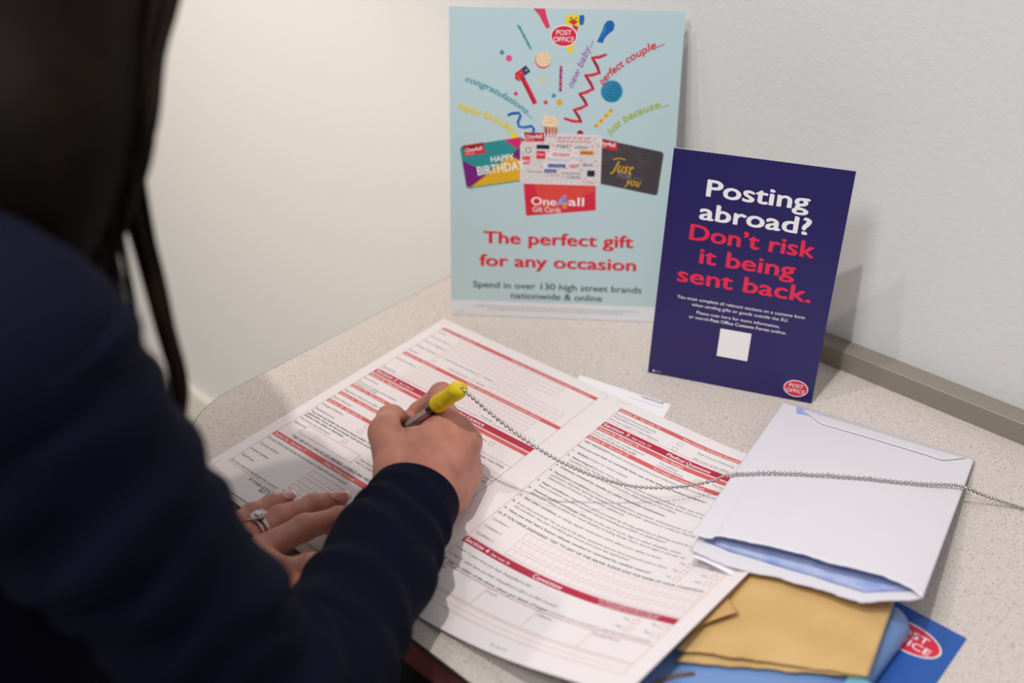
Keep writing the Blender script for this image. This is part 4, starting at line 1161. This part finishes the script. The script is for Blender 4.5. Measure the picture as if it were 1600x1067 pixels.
def torso_fn(P):
    Q = P.copy()
    d = None
    for a, b_, ra, rb in (((128, -735, -222), (128, -725, -60), 146, 128), ((128, -725, -60), (128, -715, 140), 128, 130),
                          ((70, -715, 140), (50, -700, 230), 110, 92), ((186, -715, 140), (206, -700, 230), 110, 92),
                          (S_R, (128, -694, 318), 58, 66), (S_L, (128, -694, 318), 58, 66), ((128, -694, 318), (126, -680, 352), 66, 62)):
        e = rcone(Q, a, b_, ra, rb); d = e if d is None else smin(d, e, 40)
    return d
V, F = surface_nets(torso_fn, (-140, -920, -400), (400, -520, 440), 8.0)
mb.add(V, F, M_navy)
o = mb.build('jersey_top', t, smooth=True); o['label'] = 'navy long-sleeved top'
# hair: cap over the head and long locks falling in front of the shoulder
def cap_fn(P):
    d = rcone(P, hp(-20, 30, 0), hp(2, 30, 0), 98, 92)
    d = smin(d, rcone(P, hp(-60, 0, 0), (105, -730, 360), 78, 62), 40)
    d = smin(d, rcone(P, (105, -730, 360), (110, -850, 180), 62, 44), 40)
    return np.maximum(d, (P - hp(52, 0, 0)) @ fd)
V, F = surface_nets(cap_fn, (-60, -930, 110), (290, -440, 640), 6.0)
mb = MB(); mb.add(V, F, M_hair)
rnd = random.Random(3)
for n_l, l in enumerate(G['hair']):
    r0 = l[0][3]
    l = [[*hp(-14 + 6*n_l, 74, 34), r0*0.45], [*hp(-2 + 9*n_l, 48, 70), r0*0.8]] + l[1 if r0 < 60 else 0:]
    P = catmull([q[:3] for q in l], 10); R_ = [Vector((q[3], 0, 0)) for q in l]; R_ = [v.x for v in catmull(R_, 10)]
    mb.tube(P, [max(0.25, v) for v in R_], M_hair, 14)
    big = max(q[3] for q in l)
    for k in range(int(10 + big)):                      # finer strands round each lock
        g = rnd.uniform(0, 6.28); kq = rnd.uniform(0.85, 1.12); ph = rnd.uniform(0, 6)
        pts = [P[i] + (r_*math.cos(g + 0.02*i) + u_*math.sin(g + 0.02*i))*(R_[i]*kq + 0.8*math.sin(i*0.15 + ph)) for i in range(0, len(P), 2)]
        mb.tube(pts, [max(0.2, min(2.2, R_[i]*0.16 + 0.25)) for i in range(0, len(P), 2)], M_hair, 5)
o = mb.build('hair', t, smooth=True, recalc=False)
# trousers and shoes, seated below the counter
def legs_fn(P):
    d = None
    for s__ in (-1, 1):
        hx = 128 + 82*s__; kx = 128 + 96*s__
        for a, b_, ra, rb in (((hx, -760, -270), (kx, -400, -268), 92, 66), ((kx, -400, -268), (kx, -430, -660), 64, 46), ((128, -770, -272), (hx, -760, -270), 98, 96)):
            e = rcone(P, a, b_, ra, rb); d = e if d is None else smin(d, e, 30)
    return d
V, F = surface_nets(legs_fn, (-120, -920, -720), (380, -300, -120), 9.0)
mb = MB(); mb.add(V, F, M_trouser); mb.build('trousers', t, smooth=True)
for s__ in (-1, 1):
    kx = 128 + 96*s__
    def shoe_fn(P): return np.maximum(smin(rcone(P, (kx, -440, -690), (kx, -270, -706), 46, 34), rcone(P, (kx, -440, -690), (kx, -432, -655), 44, 46), 20), -735.0 + 0.5 - P[:, 2])
    V, F = surface_nets(shoe_fn, (kx-60, -500, -742), (kx+60, -220, -590), 6.0)
    mb = MB(); mb.add(V, F, M_shoe); mb.build('shoe', t, smooth=True)
# painted nails on the two visible fingertips of the left hand
def nail(chain, rad, wide=0.82):
    a, b_ = Vector(chain[-2][:3]), Vector(chain[-1][:3])
    ax_ = (b_-a).normalized(); upv = Vector((0.25, -0.15, 1)); upv = (upv - ax_*upv.dot(ax_)).normalized(); sv = ax_.cross(upv)
    mb = MB(); nu, nv = 8, 10; V = []; m = []
    L = (b_-a).length
    for k in (0, 1):
        for j in range(nv+1):
            q = j/nv; pos = a + ax_*(L*0.52 + (L*0.48 + rad*1.35)*q)
            wq = wide*min(1.0, 0.30 + 3.2*q)*(0.86 + 0.14*math.sin(math.pi*q))*(1 if q < 0.88 else 1 - (q-0.88)*2.6)
            drop = rad*0.34*max(0, q - 0.25)**1.6
            for i in range(nu+1):
                g = (i/nu - 0.5)*2*wq
                rr_ = chain[-2][3]*(1-q) + rad*q - 0.75 + 1.1*min(1, q*2.2) + 0.3*k
                V.append(pos + upv*(math.cos(g)*rr_ - drop) + sv*(math.sin(g)*rr_))
    N = (nu+1)*(nv+1)
    fa, fb = [], []
    for j in range(nv):
        for i in range(nu):
            x = j*(nu+1)+i
            (fb if j >= nv - 2 else fa).extend([(x, x+nu+1, x+nu+2, x+1), (N+x, N+x+1, N+x+nu+2, N+x+nu+1)])
    rim = list(range(nu+1)) + [j*(nu+1)+nu for j in range(1, nv+1)] + [nv*(nu+1)+i for i in range(nu-1, -1, -1)] + [j*(nu+1) for j in range(nv-1, 0, -1)]
    for k in range(len(rim)):
        x, y = rim[k], rim[(k+1) % len(rim)]; fa.append((x, y, N+y, N+x))
    mb.add(V, fa + fb, M_nail); ti = mb.mi(M_nailtip)
    for k in range(len(fa), len(fa)+len(fb)): mb.m[k] = ti
    o = mb.build('fingernail', body, smooth=True); o['label'] = 'pink fingernail with a white tip'
nail(LH['Li'], 5.6); nail(LH['N'], 6.3); nail(LH['M'], 6.6); nail(LH['I'], 6.6)

# rings on the left ring finger
a, b_ = Vector(LH['N'][0][:3]), Vector(LH['N'][1][:3])
ax_ = (b_-a).normalized(); upv = Vector((-0.10, -0.35, 1)); upv = (upv - ax_*upv.dot(ax_)).normalized(); sv = ax_.cross(upv)
def torus(mb, c_, R, r, m, tilt=0.0, n=48, k=10):
    u1 = upv; u2 = sv; V = []; F = []
    for i in range(n):
        g = 2*math.pi*i/n; rad_ = u1*math.cos(g) + u2*math.sin(g); cc = c_ + rad_*R + ax_*(tilt*math.cos(g))
        for j in range(k):
            h = 2*math.pi*j/k; V.append(cc + rad_*(r*math.cos(h)) + ax_*(r*math.sin(h)))
    for i in range(n):
        for j in range(k): F.append((i*k+j, i*k+(j+1) % k, ((i+1) % n)*k+(j+1) % k, ((i+1) % n)*k+j))
    mb.add(V, F, m)
def ball(mb, c_, r, m, n=8):
    V, F = [], []
    for j in range(n//2+1):
        for k in range(n):
            th_ = math.pi*j/(n//2); V.append(c_ + Vector((math.sin(th_)*math.cos(2*math.pi*k/n), math.sin(th_)*math.sin(2*math.pi*k/n), math.cos(th_)))*r)
    for j in range(n//2):
        for k in range(n): F.append((j*n+k, j*n+(k+1) % n, (j+1)*n+(k+1) % n, (j+1)*n+k))
    mb.add(V, F, m)
c0 = a.lerp(b_, 0.56); fr_ = LH['N'][0][3]*0.44 + LH['N'][1][3]*0.56 + 0.5
t2 = empty('engagement_ring', c0, 'silver engagement ring with large square stone on the left ring finger', 'ring')
mb = MB(); torus(mb, c0, fr_ + 0.5, 0.75, M_silver, 2.2); torus(mb, c0, fr_ + 0.5, 0.75, M_silver, 0.4)
for tl in (2.2, 0.4):
    for k in range(26):
        g = 2*math.pi*(k/48.0) - 1.7
        ball(mb, c0 + (upv*math.cos(g) + sv*math.sin(g))*(fr_ + 1.25) + ax_*(tl*math.cos(g)), 0.42, M_gem, 6)
mb.build('band', t2, smooth=True)
hc = c0 + upv*(fr_ + 3.0) + ax_*1.0
mb = MB(); 
def sq(k, R): 
    g = 2*math.pi*k/20; e = 0.55
    x = abs(math.cos(g))**e*math.copysign(1, math.cos(g)); y = abs(math.sin(g))**e*math.copysign(1, math.sin(g))
    return (x*R, y*R*0.92)
V = []
for R, z in ((3.8, -1.6), (5.3, -0.2), (5.3, 0.3), (3.1, 0.3)):
    V += [hc + ax_*sq(k, R)[0] + sv*sq(k, R)[1] + upv*z for k in range(20)]
mb.add(V, [(r_i*20+k, r_i*20+(k+1) % 20, (r_i+1)*20+(k+1) % 20, (r_i+1)*20+k) for r_i in range(3) for k in range(20)] + [tuple(range(20))[::-1], tuple(60+k for k in range(20))], M_silver)
for k in range(20): ball(mb, hc + ax_*sq(k, 4.4)[0] + sv*sq(k, 4.4)[1] + upv*0.5, 0.55, M_gem, 6)
halo = mb.build('halo_setting', t2); bpy.context.view_layer.update()
mb = MB(); V = []
for R, z in ((0.4, -1.0), (3.2, 0.7), (3.0, 1.2), (2.0, 1.9)):
    V += [hc + ax_*sq(k, R)[0] + sv*sq(k, R)[1] + upv*z for k in range(20)]
mb.add(V, [(r_i*20+k, r_i*20+(k+1) % 20, (r_i+1)*20+(k+1) % 20, (r_i+1)*20+k) for r_i in range(3) for k in range(20)] + [tuple(range(20))[::-1], tuple(60+k for k in range(20))], M_gem)
mb.build('stone', halo)
c1 = a.lerp(b_, 0.45)
mb = MB(); torus(mb, c1, fr_ + 0.75, 0.85, M_silver, 0.6)
for k in range(26):
    g = 2*math.pi*(k/46.0) - 1.7
    ball(mb, c1 + (upv*math.cos(g) + sv*math.sin(g))*(fr_ + 1.6) + ax_*(0.6*math.cos(g)), 0.45, M_gem, 6)
o = mb.build('wedding_band', None, smooth=True); origin_to(o, c1)
tag(o, 'thin silver wedding band behind the stone ring on the same finger', 'ring')

# stool carrying the writer
t = empty('stool', (130, -770, -735), 'round padded stool under the seated writer', 'stool')
M_pad = mat('stool_pad', (40, 40, 46), 0.6); M_leg = mat('stool_leg', 'A8A8AA', 0.3, metal=1.0)
mb = MB(); cx, cy = 130, -775; V = []; prof = [(150, -420), (176, -412), (182, -396), (176, -380), (150, -374)]
for R, z in prof: V += [(cx + R*math.cos(2*math.pi*k/48), cy + R*math.sin(2*math.pi*k/48), z) for k in range(48)]
mb.add(V, [(i*48+k, i*48+(k+1) % 48, (i+1)*48+(k+1) % 48, (i+1)*48+k) for i in range(4) for k in range(48)] + [tuple(range(48))[::-1], tuple(192+k for k in range(48))], M_pad)
mb.build('seat', t, smooth=True)
for sx in (-1, 1):
    for sy in (-1, 1):
        mb = MB(); mb.tube([(cx+95*sx, cy+95*sy, -421), (cx+150*sx, cy+150*sy, -734.8)], 11, M_leg, 14); mb.build('leg', t, smooth=True)
